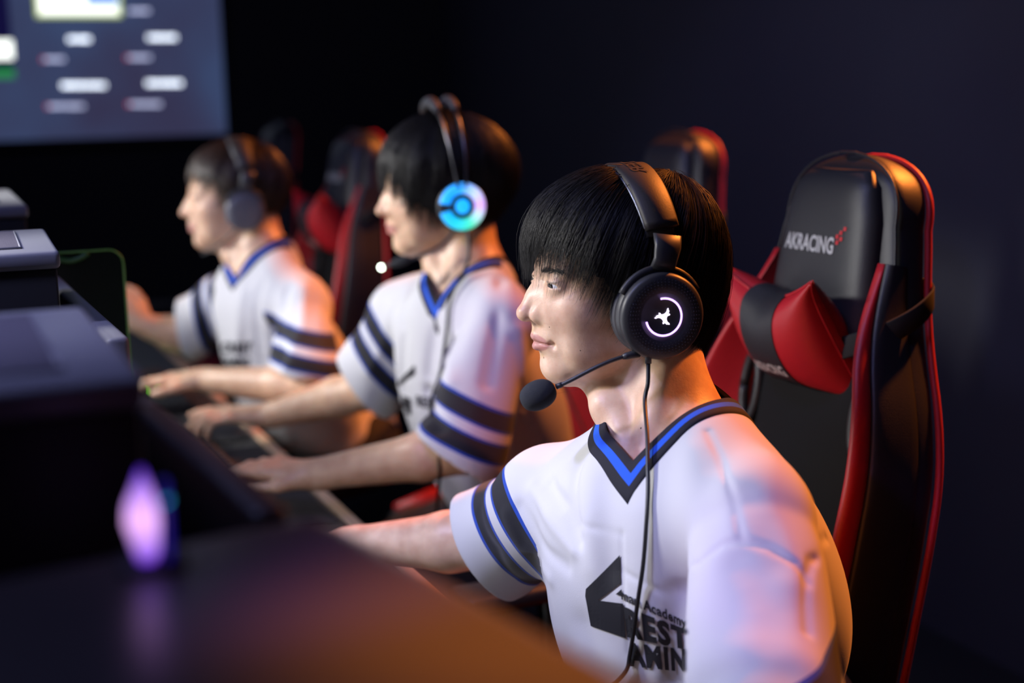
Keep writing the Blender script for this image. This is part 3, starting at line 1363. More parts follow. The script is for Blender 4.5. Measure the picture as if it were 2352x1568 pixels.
p2 = cast('person in white jersey in the middle, dark bob hair, headset with glowing blue ear ring',
          (1022, 460, 2.65), 17, 1.0,
          (1085, 630, 2.64), (1022, 690, 2.59), (1003, 700, 2.56), (1135, 565, 2.70),
          (1155, 745, 2.49), (935, 725, 2.76), (1085, 1030, 2.38), (850, 893, 2.84),
          (715, 1090, 2.45), (612, 955, 2.95), (1045, 1055, 2.36), (838, 890, 2.84),
          (.06, 2.72, .60), None, None, G2, .0036, .0038, pitch=-.04, cutR=(-.80, .1, -.6), cutL=(-.6, -.1, -.8),
          tone=(.70, .465, .31))
p2.handL = (p2.wrL, (-.93, .25, .10), (.15, -.2, 1), -1, dict(curl=.6))
p2.handR = (p2.wrR, (-.95, -.05, .06), (-.1, -.1, 1), 1, dict(curl=.55, curls=[.25, .6, .8, .9]))
G3 = dict(cf=.0, cd=.112, cw=.160, bf=.02, bd=.130, bw=.155, sr=.058, se=.078, nf=.03)
p3 = cast('person in white jersey farthest back, short brown hair, plain black headset, right arm raised',
          (547, 474, 3.27), 17, 1.0,
          (605, 590, 3.26), (560, 635, 3.21), (543, 640, 3.18), (648, 556, 3.32),
          (695, 705, 3.10), (512, 695, 3.36), (735, 890, 2.98), (425, 775, 3.42),
          (462, 872, 3.10), (330, 745, 3.40), (705, 870, 2.99), (425, 765, 3.42),
          (-.42, 3.38, .60), None, None, G3, .0042, .0044, cutR=(-1, 0, -.15), cutL=(-.35, -.1, -.93),
          tone=(.70, .46, .31))
p3.handL = (p3.wrL, (-.97, .1, .0), (0, 0, 1), -1, dict(curl=.6))
p3.handR = (p3.wrR, (-.75, .1, .65), (-.5, -.3, .75), 1, dict(curl=.7))
p2.stripe = {1: (W(1082, 1119, 2.33), nz((-.44, -.05, -.9)))}
p3.stripe = {1: (W(700, 910, 2.95), nz((-.25, -.05, -.96)))}
p1.px_creases = [
    # seams
    ([(1571, 1560), (1570, 1450), (1576, 1345), (1608, 1292), (1658, 1248), (1702, 1240), (1765, 1256), (1828, 1296), (1856, 1338)], .0045, -0.0030),
    ([(1626, 990), (1652, 1045), (1682, 1135), (1704, 1240)], .0042, -0.0026),
    ([(1330, 1202), (1375, 1216), (1424, 1228)], .0040, -0.0014),
    ([(1426, 1228), (1428, 1310), (1438, 1400), (1448, 1500)], .0040, -0.0018),
    ([(1428, 1312), (1480, 1335), (1530, 1368), (1570, 1390)], .0040, -0.0016),
    ([(1900, 1235), (1862, 1290), (1850, 1340), (1856, 1450)], .0055, -0.0040),
    # gap between the near sleeve and the chest
    ([(1552, 1568), (1550, 1470), (1558, 1370)], .014, -0.0090),
    # folds pulled from the near armhole
    ([(1560, 1340), (1540, 1240), (1532, 1120), (1545, 1020)], 0.0238, -0.0031),
    ([(1590, 1250), (1580, 1140), (1590, 1040)], 0.0238, 0.0026),
    ([(1640, 1235), (1628, 1160), (1640, 1080)], 0.0187, -0.0021),
    ([(1700, 1290), (1745, 1330), (1775, 1400), (1770, 1480)], 0.0187, -0.0031),
    ([(1590, 1540), (1680, 1500), (1760, 1495), (1860, 1520)], 0.0221, 0.0037),
    ([(1620, 1580), (1720, 1535), (1800, 1545)], 0.0170, -0.0026),
    ([(1760, 1180), (1800, 1250), (1830, 1330)], 0.0204, 0.0026),
    ([(1715, 1130), (1760, 1200), (1790, 1290)], 0.0170, -0.0026),
    ([(1790, 1060), (1850, 1150), (1880, 1250)], 0.0272, 0.0021),
    # chest
    ([(1395, 1110), (1390, 1200), (1400, 1300)], 0.0221, -0.0045),
    ([(1350, 1080), (1352, 1180), (1362, 1300)], 0.0204, 0.0037),
    ([(1470, 1180), (1478, 1280), (1470, 1400)], 0.0238, 0.0030),
    ([(1345, 1440), (1372, 1510), (1400, 1560)], 0.0204, -0.0045),
    ([(1350, 1500), (1420, 1520), (1500, 1560)], 0.0238, 0.0037),
    # far shoulder and sleeve
    ([(1262, 1110), (1300, 1165), (1330, 1240)], .010, -0.0060),
    ([(1225, 1120), (1262, 1190), (1318, 1262)], .010, 0.0045),
    ([(1330, 1070), (1318, 1130), (1326, 1200)], .010, -0.0045),
    ([(1195, 1165), (1240, 1240), (1300, 1300)], .010, -0.0037),
    ([(1165, 1180), (1200, 1260), (1265, 1330)], .009, 0.0030),
    ([(1100, 1180), (1140, 1260), (1185, 1330)], .010, -0.0023)]
p2.t_near = 1.9
p2.px_creases = [
    ([(1150, 640), (1140, 760), (1120, 880)], .012, -.006),
    ([(1080, 640), (1050, 760), (1030, 880)], .016, .006),
    ([(960, 640), (930, 760), (925, 900)], .014, -.007),
    ([(900, 700), (880, 790), (850, 850)], .012, .005),
    ([(1000, 760), (985, 860), (975, 960)], .014, -.006),
    ([(1010, 980), (990, 940), (985, 900)], .012, -.012),
    ([(1190, 760), (1200, 860), (1190, 960)], .014, .006)]
p3.t_near = 2.5
p3.px_creases = [
    ([(600, 650), (590, 740), (600, 830)], .016, -.008),
    ([(560, 680), (550, 760), (545, 850)], .014, .006),
    ([(660, 660), (640, 740), (650, 830)], .014, -.010),
    ([(500, 640), (480, 720), (490, 800)], .014, -.006),
    ([(700, 660), (690, 760), (660, 840)], .014, .007)]
_v = nz((.28, -.05, -.96))
p1.stripe = {1: (W(1796, 1545, 1.295)+_v*.1305, _v)}
p1.fine = True
PEOPLE = [p1, p2, p3]
_B = body_sdf(p1)
_m = on(_B, [1249, 1472, 1262, 1333, 1480], [821, 983, 751, 805, 915], 0, 1.1)
p1.skin = skin_mat('skin_near', [(q-np.array([0, 0, 0]), r) for q, r in zip(_m, (.0013, .0012, .0007, .0007, .0006))])
p2.skin = skin_mat('skin_mid', [])
p3.skin = skin_mat('skin_far', [])
for _p, _a in ((p1, .0030), (p2, .0045), (p3, .0045)):
    _m, _T = torso_frame(_p)
    _p.creases.append(drape(_T, _a, 34, _p.sc+_p.O[1]))
for _p in PEOPLE:
    make_person(_p)
# ------------------------------------------------------------------ hair and headsets
HAIR_M = mat('black_hair', (.008, .0065, .0065), rough=.5, spec=.35)
HAIR_B = mat('brown_hair', (.035, .016, .009), rough=.42, spec=.5)
HP1 = dict(rf=.131, rb=.124, rl=.094, rz=.106, rh=.115, tilt=.42, n=9500, cap=.90, pw=.9, r=.00031,
           az=[0, 15, 34, 50, 65, 80, 92, 105, 130, 180], zend=[.062, .054, .043, .022, -.008, -.028, -.012, -.052, -.096, -.104],
           hang=[.03, .03, .10, .15, .15, .10, .18, .24, .24, .24], dent=.012, dx=-.010, zj=.011, short=.06)
HP2 = dict(rf=.128, rb=.138, rl=.108, rz=.112, rh=.115, tilt=.10, n=2200, cap=.95, r=.0008,
           az=[0, 12, 25, 40, 60, 85, 110, 140, 180], zend=[.050, .045, .018, -.010, -.030, -.032, -.04, -.05, -.06],
           hang=[.02, .02, .05, .08, .08, .10, .30, .45, .55], zj=.005, short=.04, l0=.95)
HP3 = dict(rf=.118, rb=.118, rl=.094, rz=.104, rh=.105, tilt=.35, n=1600, cap=.93, r=.0009,
           az=[0, 25, 45, 62, 80, 100, 130, 180], zend=[.066, .060, .045, .020, -.012, -.012, -.055, -.075],
           hang=[.05, .05, .10, .15, .15, .35, .55, .6], zj=.006, short=.05, l0=.95)


def headset(s, name_label, kind):
    O, R, sc = s.O, s.R, s.sc
    root = thing('headset', name_label, 'headset', tuple(O+R@np.array([0, 0, .15])))
    BK = mat('headset_plastic', (.030, .030, .034), .45)
    LE = mat('headset_leather', (.022, .018, .018), .55, bump=.12, bscale=500)
    CU = mat('ear_cushion', (.05, .05, .055), .6)

    def w(p):
        p = np.atleast_2d(np.array(p, float))
        return O+(p*sc)@R.T
    dz = -.004
    # headband: an arch over the head
    top = {'near': .155, 'ring': .172, 'plain': .154}[kind]
    hw = {'near': .101, 'ring': .113, 'plain': .098}[kind]
    ang = np.linspace(0, math.pi, 49)

    def arch(rx, rz, x0, z0=.02, lean=.0):
        P = np.stack([np.full(49, x0)+lean*np.sin(ang), rx*np.cos(ang), z0+(rz-z0)*np.sin(ang)**.92], 1)
        return P
    if kind in ('near', 'plain'):
        A = arch(hw, top, -.020, .035, .016)
        sel = (ang > .42) & (ang < math.pi-.42)
        nrm = np.stack([np.zeros(49), np.cos(ang), np.sin(ang)], 1)
        wd_ = .036+.012*np.sin(ang)
        m = MB()
        PA, NA = w(A[sel]), nrm[sel]@R.T
        m.strip(PA, NA, wd_[sel]*sc, .011*sc)
        hb = m.build('headband', LE, root)
        if kind == 'near':
            V, F = text_mesh('RAZER', .01, 1.1, .2)
            a_ = math.pi/2+.30-.72*V[:, 0]*1.0
            P_ = np.stack([-.020+.016*np.sin(a_)+.009*(1-2*V[:, 1])*-1, hw*np.cos(a_)*1.0, .035+(top-.035)*np.sin(a_)**.92], 1)
            N_ = np.stack([np.zeros(len(a_)), np.cos(a_), np.sin(a_)], 1)
            P_ = P_+N_*.0062
            link('lettering', w(P_), F, mat('embossed_leather', (.012, .010, .010), .7), hb, smooth=False)
        # padding under the band with a pale rim
        m = MB()
        B2 = A.copy()
        B2[:, 1] *= .93
        B2[:, 2] -= .009
        m.strip(w(B2[sel]), NA, (wd_[sel]-.004)*sc, .010*sc)
        m.build('headband_pad', CU, root)
        m = MB()
        side = A[sel]+np.array([1, 0, 0])*(wd_[sel]/2-.0005)[:, None]
        m.tube(w(side), .0011*sc, 6)
        m.build('rim', mat('headset_rim', (.30, .32, .38), .35, metal=.6), root)
    else:
        for dx, nm in ((.024, 'front'), (-.010, 'rear')):
            A = arch(hw, top+.006, dx-.012, .03, .004)
            # fork towards the cups
            A[:, 0] = -.004+(A[:, 0]+.004)*(.35+.65*np.sin(ang)**.5)
            m = MB()
            m.tube(w(A), .0032*sc, 8)
            m.build('headband_wire', mat('wire_metal', (.10, .10, .11), .3, metal=.8), root)
        for dx in (.024, -.010):
            m = MB()
            t = np.linspace(math.radians(62), math.radians(118), 15)
            c = np.stack([np.full(15, dx-.008), hw*np.cos(t), .03+(top-.024)*np.sin(t)**.92+.004], 1)
            m.tube(w(c), .0105*sc*np.sin(np.linspace(.35, math.pi-.35, 15))**.4, 12)
            m.build('headband_pad', CU, root)
        m = MB()
        A = arch(hw-.006, top-.016, -.006, .03)
        sel = (ang > .35) & (ang < math.pi-.35)
        nrm = np.stack([np.zeros(49), np.cos(ang), np.sin(ang)], 1)
        m.strip(w(A[sel]), nrm[sel]@R.T, .030*sc, .003*sc)
        m.build('headband_strap', LE, root)
    for sg in (1, -1):
        c0 = np.array([-.004, sg*.078, .000+dz])
        Rz = R@np.array([[1, 0, 0], [0, 0, sg*1.0], [0, -sg*1.0, 0]])     # local z = outwards (left/right)
        Rz = np.stack([R[:, 0], R[:, 2]*1.0, R[:, 1]*sg], 1)
        c = w(c0)[0]
        cr = {'near': .049, 'ring': .045, 'plain': .044}[kind]*sc
        # cushion
        m = MB()
        m.lathe([(cr*.55, -.004*sc), (cr*.62, -.008*sc), (cr*.85, -.009*sc), (cr*.99, -.002*sc), (cr*1.0, .008*sc), (cr*.93, .014*sc), (cr*.55, .015*sc)], 48, c, Rz)
        cup = MB()
        if kind == 'near':
            prof = [(cr*.6, .012*sc), (cr*.95, .013*sc), (cr*1.01, .016*sc), (cr*1.02, .024*sc), (cr*.985, .0265*sc), (cr*.975, .0285*sc), (cr*1.0, .030*sc),
                    (cr*.99, .0355*sc), (cr*.93, .0395*sc), (cr*.55, .0405*sc), (cr*.54, .0395*sc), (0.0001, .0395*sc)]
        elif kind == 'ring':
            prof = [(cr*.6, .012*sc), (cr*.98, .013*sc), (cr*1.02, .020*sc), (cr*1.0, .028*sc), (cr*.92, .0315*sc), (.0001, .0315*sc)]
        else:
            prof = [(cr*.6, .012*sc), (cr*.98, .013*sc), (cr*1.02, .020*sc), (cr*.95, .030*sc), (cr*.7, .034*sc), (.0001, .034*sc)]
        cup.lathe(prof, 64, c, Rz)
        co = cup.build('ear_cup', BK if kind != 'plain' else mat('grey_cup', (.10, .10, .12), .4), root)
        m.build('ear_cushion', CU, co)

        def onf(u, v, h):
            return c+Rz@(np.array([u, v, h])*sc)
        if kind == 'near':
            # perforated outer ring
            m = MB()
            for rr_, nn_ in ((.0300, 44), (.0330, 50), (.0360, 54), (.0390, 58), (.0420, 62)):
                for k in range(nn_):
                    a = 2*math.pi*k/nn_
                    h = .0402 if rr_ < .04 else .0397
                    m.lathe([(.00075*sc, 0), (.0006*sc, .0004*sc), (.0001, .0005*sc)], 5, onf(rr_*math.cos(a), rr_*math.sin(a), h-.0002), Rz)
            m.build('speaker_mesh', mat('mesh_dots', (.05, .05, .055), .4), co)
            # lit ring, most of a circle, open at the upper front
            GL = mat('violet_glow', (.6, .4, 1), emit=(.62, .38, 1.0), estr=2.6)
            m = MB()
            aa = np.linspace(math.radians(100), math.radians(-168), 70)
            rg = .0208
            pts = np.array([onf(-rg*math.cos(a) if False else rg*math.cos(a)*(-1), rg*math.sin(a), .0400) for a in aa])
            m.tube(pts, .0011*sc, 8)
            m.build('light_ring', GL, co)
            # three-armed emblem
            WHG = mat('white_violet_glow', (.9, .85, 1), emit=(.86, .74, 1.0), estr=3.0)
            m = MB()

            def blob(cx, cy, rx, ry, rot_=0):
                ps = []
                for k in range(20):
                    a = 2*math.pi*k/20
                    x, y = rx*math.cos(a), ry*math.sin(a)
                    ps.append((cx+x*math.cos(rot_)-y*math.sin(rot_), cy+x*math.sin(rot_)+y*math.cos(rot_)))
                b = len(m.v)
                m.add([onf(-x*.001, y*.001, .0402) for x, y in ps]+[onf(-cx*.001, cy*.001, .0405)], [[k, (k+1) % 20, 20] for k in range(20)])
            for k in range(3):
                a = math.radians((42, 162, 286)[k])
                for d_, rx, ry, off in ((1.8, 2.8, 2.6, 0), (4.4, 2.6, 2.0, .05), (6.6, 2.4, 1.4, .16), (8.6, 1.9, .8, .32), (5.6, 1.8, .9, -.34)):
                    b = a+off
                    blob(d_*1.05*math.cos(b), d_*1.05*math.sin(b), rx, ry, a+off*1.7)
            m.build('emblem', WHG, co)
            # slider on the rim
            m = MB()
            m.tube([onf(.0462*math.cos(a), .0462*math.sin(a), .0215) for a in np.linspace(-.35, .1, 8)], .0018*sc, 8)
            m.build('mute_switch', mat('switch_dark', (.01, .01, .01), .3), co)
        if kind == 'ring':
            # glowing horseshoe with a glowing dot, colours run round the ring
            gm = mat('rainbow_glow', (.1, .5, 1), emit=(.1, .5, 1), estr=1.25)
            nt = gm.node_tree
            at = nt.nodes.new('ShaderNodeAttribute')
            at.attribute_name = 'glow'
            nt.links.new(at.outputs['Color'], nt.nodes['Principled BSDF'].inputs['Emission Color'])
            aa = np.linspace(math.radians(168), math.radians(-168), 60)
            rows, cols = [], []
            for a in aa:
                u, v = math.cos(a), math.sin(a)
                rows.append([onf(-q*u, q*v, h) for q, h in ((.0225, .0312), (.024, .034), (.0325, .0345), (.041, .0335), (.0425, .0305))])
                k = (math.degrees(a)) % 360
                col = (np.interp(k, [0, 40, 90, 135, 180, 190, 240, 290, 330, 360], [.75, .55, .02, .0, .0, .0, .0, .05, .55, .75]),
                       np.interp(k, [0, 40, 90, 135, 180, 190, 240, 290, 330, 360], [.35, .62, .35, .30, .35, .35, .55, .75, .70, .35]),
                       np.interp(k, [0, 40, 90, 135, 180, 190, 240, 290, 330, 360], [.95, 1.0, 1.0, 1.0, 1.0, 1.0, .75, .35, .80, .95]))
                cols += [col]*5
            m = MB()
            m.grid(rows)
            link('light_ring', m.v, m.f, gm, co, attrs={'glow': cols})
            m = MB()
            m.lathe([(.014*sc, .031*sc), (.0125*sc, .0345*sc), (.006*sc, .0358*sc), (.0001, .036*sc)], 24, c, Rz)
            m.build('light_dot', mat('blue_glow', (.1, .5, 1), emit=(.0, .38, 1.0), estr=1.3), co)
        # yoke from band to cup
        if kind in ('near', 'plain'):
            m = MB()
            yb = [(-.016, sg*(hw-.002), .085), (-.014, sg*(hw+.004), .072), (-.010, sg*(hw+.007), .058), (-.007, sg*(hw+.004), .046)]
            m.strip(w(yb), R[:, 1]*sg, np.array([.034, .032, .028, .030])*sc, .007*sc)
            m.build('slider', BK, root)
            m = MB()
            aa = np.linspace(math.radians(28), math.radians(152), 18)
            m.strip(np.array([onf(cr/sc*1.0*math.cos(a), cr/sc*1.0*math.sin(a)+.003, .026) for a in aa]), R[:, 1]*sg, .010*sc, .007*sc)
            m.build('yoke', BK, root)
    # microphone
    if kind == 'near':
        foam = W(1236, 907, 1.585)
        start = O+R@np.array([.020, .104, -.046])
        end = W(1278, 888, 1.585)
        mid1 = W(1392, 820, 1.572)
        mid2 = W(1330, 868, 1.575)
        t = np.linspace(0, 1, 5)
        ctrl = np.array([start, mid1, mid2, end])
        pts = bez(ctrl, 24)
        m = MB()
        m.tube(pts, .0024, 10)
        boom = m.build('microphone_boom', BK, root)
        m = MB()
        m.tube(pts[:5], [.0042, .0044, .0044, .0042, .0030], 12)
        m.build('boom_collar', BK, boom)
        m = MB()
        m.tube(pts[-3:], [.0030, .0032, .0032], 12)
        m.build('foam_collar', BK, boom)
        ax = nz(foam-end)
        Rf = rot(ax)
        Rz = np.stack([Rf[:, 1], Rf[:, 2], Rf[:, 0]], 1)
        prof = [(math.sin(a)**.8*.0168, -math.cos(a)*.0208) for a in np.linspace(.02, math.pi-.02, 26)]
        m = MB()
        m.lathe(prof, 40, foam, Rz)
        m.build('microphone_foam', mat('foam', (.022, .024, .030), .95, bump=1.0, bscale=1600), boom)
    elif kind == 'ring':
        m = MB()
        tip = W(876, 614, 2.58)
        m.tube(bez(np.array([O+R@np.array([.010, .100, -.040]), O+R@np.array([.03, .09, -.085]), W(955, 590, 2.56), tip]), 20), .0028, 8)
        boom = m.build('microphone_boom', BK, root)
        m = MB()
        ax = rot(tip-W(955, 590, 2.56))
        m.lathe([(math.sin(a)*.009, -math.cos(a)*.022) for a in np.linspace(.02, math.pi-.02, 12)], 16, tip*.45+W(955, 590, 2.56)*.55, np.stack([ax[:, 1], ax[:, 2], ax[:, 0]], 1))
        m.build('microphone_foam', mat('foam', (.022, .024, .030), .95), boom)
        m = MB()
        m.lathe([(math.sin(a)*.0055, -math.cos(a)*.0055) for a in np.linspace(.02, math.pi-.02, 10)], 14, tip)
        m.build('microphone_light', mat('mic_light', (1, 1, 1), emit=(.85, 1.0, .80), estr=9), boom)
    else:
        m = MB()
        m.tube(bez(np.array([O+R@np.array([.010, .095, -.035]), O+R@np.array([.05, .08, -.08]), O+R@np.array([.09, .04, -.10])]), 14), .0025, 8)
        m.build('microphone_boom', BK, root)
    # cable
    if kind == 'near':
        px = [(1489, 806, 1.585), (1489, 835, 1.583), (1488, 880, 1.578)]
        skinj = lambda Q: np.minimum(s.B(Q), s.Juncut(Q))
        P = [W(*q) for q in px]
        for q, dd in (((1493, 940), .014), ((1497, 1010), .010), ((1497, 1070), .008)):
            P.append(on(skinj, q[0], q[1], dd, 1.1)[0])
        for q in ((1496, 1130), (1492, 1200), (1484, 1290), (1473, 1370), (1462, 1450), (1455, 1500), (1446, 1530), (1425, 1556), (1390, 1585), (1360, 1640)):
            P.append(on(s.J, q[0], q[1], .006, 1.1)[0])
        m = MB()
        m.tube(P[:2], .0036, 12)
        m.build('cable_plug', mat('plug_grey', (.08, .08, .09), .4), root)
        m = MB()
        m.tube(catmull(P[1:], 8), .0024, 10)
        m.build('cable', mat('cable_rubber', (.012, .012, .014), .45), root)
    elif kind == 'ring':
        P = [W(1076, 530, 2.53), W(1074, 600, 2.52)]
        for q in ((1042, 690), (1035, 760), (1020, 850), (1000, 930)):
            P.append(on(s.J, q[0], q[1], .008, 1.9)[0])
        P += [W(1003, 1010, 2.36), W(1010, 1080, 2.36), W(1005, 1150, 2.44), W(1000, 1230, 2.47)]
        m = MB()
        m.tube(catmull(P, 8), .0030, 8)
        m.build('cable', mat('cable_rubber', (.012, .012, .014), .45), root)
    return root


HL = {1: ('black headset with a violet glowing ring and emblem on its ear cup, foam microphone', 'near', HP1, HAIR_M),
      2: ('headset with a glowing blue and green horseshoe ring on the middle player\'s ear', 'ring', HP2, HAIR_M),
      3: ('plain dark headset on the brown-haired player farthest back', 'plain', HP3, HAIR_B)}
for _p in PEOPLE:
    _i = 1 if _p is p1 else 2 if _p is p2 else 3
    _l, _k, _h, _m = HL[_i]
    hair_mesh(_p.root, _p.O, _p.R, _p.sc, _h, _m, seed=_i)
    if _i == 1:
        brows(_p.root, _p.O, _p.R, _p.sc, HAIR_M, _p.B)
    headset(_p, _l, _k)
# ------------------------------------------------------------------ the room
def struct(o):
    o['kind'] = 'structure'
    return o


ROWD = nz((-.42, .907, 0))       # along the desks, away from the camera
FACE = nz((.907, .42, 0))        # from the screens towards the players
EDGE0 = np.array([-.261, 2.397, .72])
EDGE0[:2] = WZ(820, 1195, .72)[:2]
E1 = WZ(590, 985, .72)
ROWD = nz((E1-EDGE0)*np.array([1, 1, 0]))
FACE = np.array([ROWD[1], -ROWD[0], 0])
UP = np.array([0, 0, 1.0])


def RC(along, across, z):
    """desk coordinates: along the row from EDGE0, across towards the players"""
    p = EDGE0+ROWD*along+FACE*across
    return np.array([p[0], p[1], z])


RR = np.stack([ROWD, FACE, UP], 1)      # local x = along, y = across (x cross y = -z, so boxes only)

WALL_M = mat('dark_wall_paint', (.055, .055, .075), .75, noise=.08, nscale=3, bump=.15, bscale=180)
FLOOR_M = mat('dark_carpet', (.020, .020, .022), .95, noise=.3, nscale=200)


def wallbox(name, c, size, m, R=None):
    mb = MB()
    mb.box(c, size, R)
    return struct(flat_norm(mb.build(name, m, smooth=False)))


# wall behind the chairs, parallel to the row; a far wall that carries the projection
mb = MB(); mb.box(RC(1.0, 1.75, 1.5)+FACE*.05, (9.0, .1, 3.0), RR); struct(mb.build('wall_right', WALL_M, smooth=False))
mb = MB(); mb.box(RC(4.15, -1.2, 1.5)+ROWD*.05, (.1, 5.9, 3.0), RR); struct(mb.build('wall_back', mat('black_wall_paint', (.012, .012, .014), .8), smooth=False))
mb = MB(); mb.box(RC(.4, -1.2, -.05), (8.0, 6.6, .1), RR); struct(mb.build('floor', FLOOR_M, smooth=False))
mb = MB(); mb.box(RC(.4, -1.2, 3.05), (8.0, 6.6, .1), RR); struct(mb.build('ceiling', mat('black_ceiling', (.02, .02, .02), .9), smooth=False))

# ------------------------------------------------------------------ projected screen
SP = RC(4.10, 0, 0)       # on the back wall


def on_wall(px, py, off=0.0):
    d = raypx(px, py)[0]
    P0 = SP-ROWD*off
    t = ((P0-CO)@ROWD)/(d@ROWD)
    return CO+d*t


c_br = on_wall(516, 306)
zb = c_br[2]
ztop = zb+1.55
across_r = (c_br-EDGE0)@FACE
Wd = 2.6
Rw = np.stack([FACE, UP, -ROWD], 1)
scr = thing('projection_screen', 'large lit projection screen on the far wall with rows of white text', 'screen', tuple(RC(4.08, across_r-Wd/2, zb)))
mb = MB(); mb.box(RC(4.075, across_r-Wd/2, (zb+ztop)/2), (.03, Wd+.06, ztop-zb+.06), RR, .005)
mb.build('frame', mat('screen_frame', (.01, .01, .01), .6), scr)
SM = mat('screen_slate', (.02, .02, .03), .9, emit=(.060, .072, .170), estr=.85)
nt = SM.node_tree
tc = nt.nodes.new('ShaderNodeTexCoord')
nz_ = nt.nodes.new('ShaderNodeTexNoise')
nz_.inputs['Scale'].default_value = 1.8
nt.links.new(tc.outputs['Object'], nz_.inputs['Vector'])
rp = nt.nodes.new('ShaderNodeValToRGB')
rp.color_ramp.elements[0].position = .35
rp.color_ramp.elements[0].color = (.040, .038, .088, 1)
rp.color_ramp.elements[1].position = .65
rp.color_ramp.elements[1].color = (.046, .070, .160, 1)
nt.links.new(nz_.outputs['Fac'], rp.inputs['Fac'])
nt.links.new(rp.outputs['Color'], nt.nodes['Principled BSDF'].inputs['Emission Color'])
mb = MB(); mb.box(RC(4.055, across_r-Wd/2, (zb+ztop)/2), (.010, Wd, ztop-zb), RR)
pane = mb.build('image', SM, scr, smooth=False)


def wall_quad(name, x0, y0, x1, y1, m, par, off=.056, ragged=None):
    """a lit patch on the screen between two pixel corners, built on the screen plane"""
    P = on_wall((x0+x1)/2, (y0+y1)/2, off)
    a, b = on_wall(x0, (y0+y1)/2, off), on_wall(x1, (y0+y1)/2, off)
    c, d = on_wall((x0+x1)/2, y0, off), on_wall((x0+x1)/2, y1, off)
    w_ = abs((b-a)@FACE)
    h_ = abs(c[2]-d[2])
    m_ = MB()
    m_.box(P, (.004, w_, h_), RR)
    return m_.build(name, m, par, smooth=False)


WT = mat('screen_white', (.5, .5, .5), emit=(.80, .88, 1.0), estr=3.2)
WT2 = mat('screen_pale', (.5, .5, .5), emit=(.62, .66, .95), estr=1.5)
RD = mat('screen_red', (.3, .02, .03), emit=(.75, .10, .16), estr=.9)
BRT = mat('screen_bright_white', (.9, .9, .9), emit=(.95, 1.0, .93), estr=1.7)
YG = mat('screen_yellow_green', (.4, .5, .1), emit=(.42, .52, .18), estr=1.2)
SB = mat('screen_blue', (.1, .2, .5), emit=(.16, .32, .75), estr=1.2)
GRN = mat('screen_green', (.02, .2, .04), emit=(.02, .22, .06), estr=1.0)
NV = mat('screen_navy', (.01, .01, .05), emit=(.004, .003, .035), estr=1.0)
# the unreadable rows of text on the slide: blurred in the photo, so only bars of strokes
def strokes(name, x0, y0, x1, y1, m, seed):
    rng = np.random.default_rng(seed)
    m_ = MB()
    x = x0
    while x < x1-3:
        w_ = rng.uniform(2.5, 4.0)
        a, b = on_wall(x, (y0+y1)/2, .058), on_wall(x+w_, (y0+y1)/2, .058)
        c, d = on_wall(x, y0, .058), on_wall(x, y1, .058)
        ww = (b-a)@FACE
        hh = c[2]-d[2]
        m_.box((a+b)/2+UP*0, (.002, ww, hh), RR)
        x += w_+rng.uniform(1.2, 2.4)
    return m_.build(name, m, pane, smooth=False)


for i, (x0, x1, y, br) in enumerate([(157, 211, 90, 1), (340, 404, 86, 1), (104, 148, 136, 2), (297, 348, 132, 2), (142, 243, 196, 1), (337, 421, 191, 1),
                                     (114, 196, 244, 2), (300, 373, 239, 2), (295, 345, 25, 2)]):
    o = strokes('text_row', x0, y-(5 if br == 1 else 4), x1, y+(5 if br == 1 else 4), WT if br == 1 else WT2, i)
    if br == 2 and i != 8:
        wall_quad('red_mark', x0-8, y-4, x0-3, y+5, RD, pane)
wall_quad('picture_panel', 88, -60, 270, 33, BRT, pane, .0575)
wall_quad('picture_border', 80, -60, 278, 40, YG, pane, .0565)
wall_quad('picture_patch', 196, -60, 268, 12, SB, pane, .0595)
wall_quad('white_panel', -60, 92, 30, 136, BRT, pane)
wall_quad('navy_band', -80, -60, 24, 175, NV, pane, .0550)
wall_quad('green_patch', -60, 158, 34, 180, GRN, pane)

# ------------------------------------------------------------------ desk
DESK_Z = .72
dk = thing('long_desk', 'long dark gaming desk with a pale wooden front edge strip', 'desk', tuple(RC(.2, -.35, 0)))
BT = mat('black_laminate', (.012, .012, .013), .42, bump=.1, bscale=400)
mb = MB(); mb.box(RC(.45, -.515, DESK_Z-.014), (5.2, .99, .028), RR, .003)
mb.build('desk_top', BT, dk, smooth=False)
mb = MB(); mb.box(RC(.45, -.010, DESK_Z-.012), (5.2, .022, .034), RR, .004)
mb.build('edge_strip', mat('pale_wood', (.62, .42, .27), .5, noise=.15, nscale=60), dk, smooth=False)
mb = MB(); mb.box(RC(.45, -.90, DESK_Z-.22), (5.1, .02, .38), RR, .002)
mb.build('modesty_panel', BT, dk, smooth=False)
for al in (-2.0, -1.05, -.05, .95, 1.95, 2.95):
    mb = MB(); mb.box(RC(al, -.50, (DESK_Z-.028)/2), (.05, .80, DESK_Z-.03), RR, .004)
    mb.build('leg', BT, dk, smooth=False)


def desk_along(P):
    return (np.asarray(P)-EDGE0)@ROWD


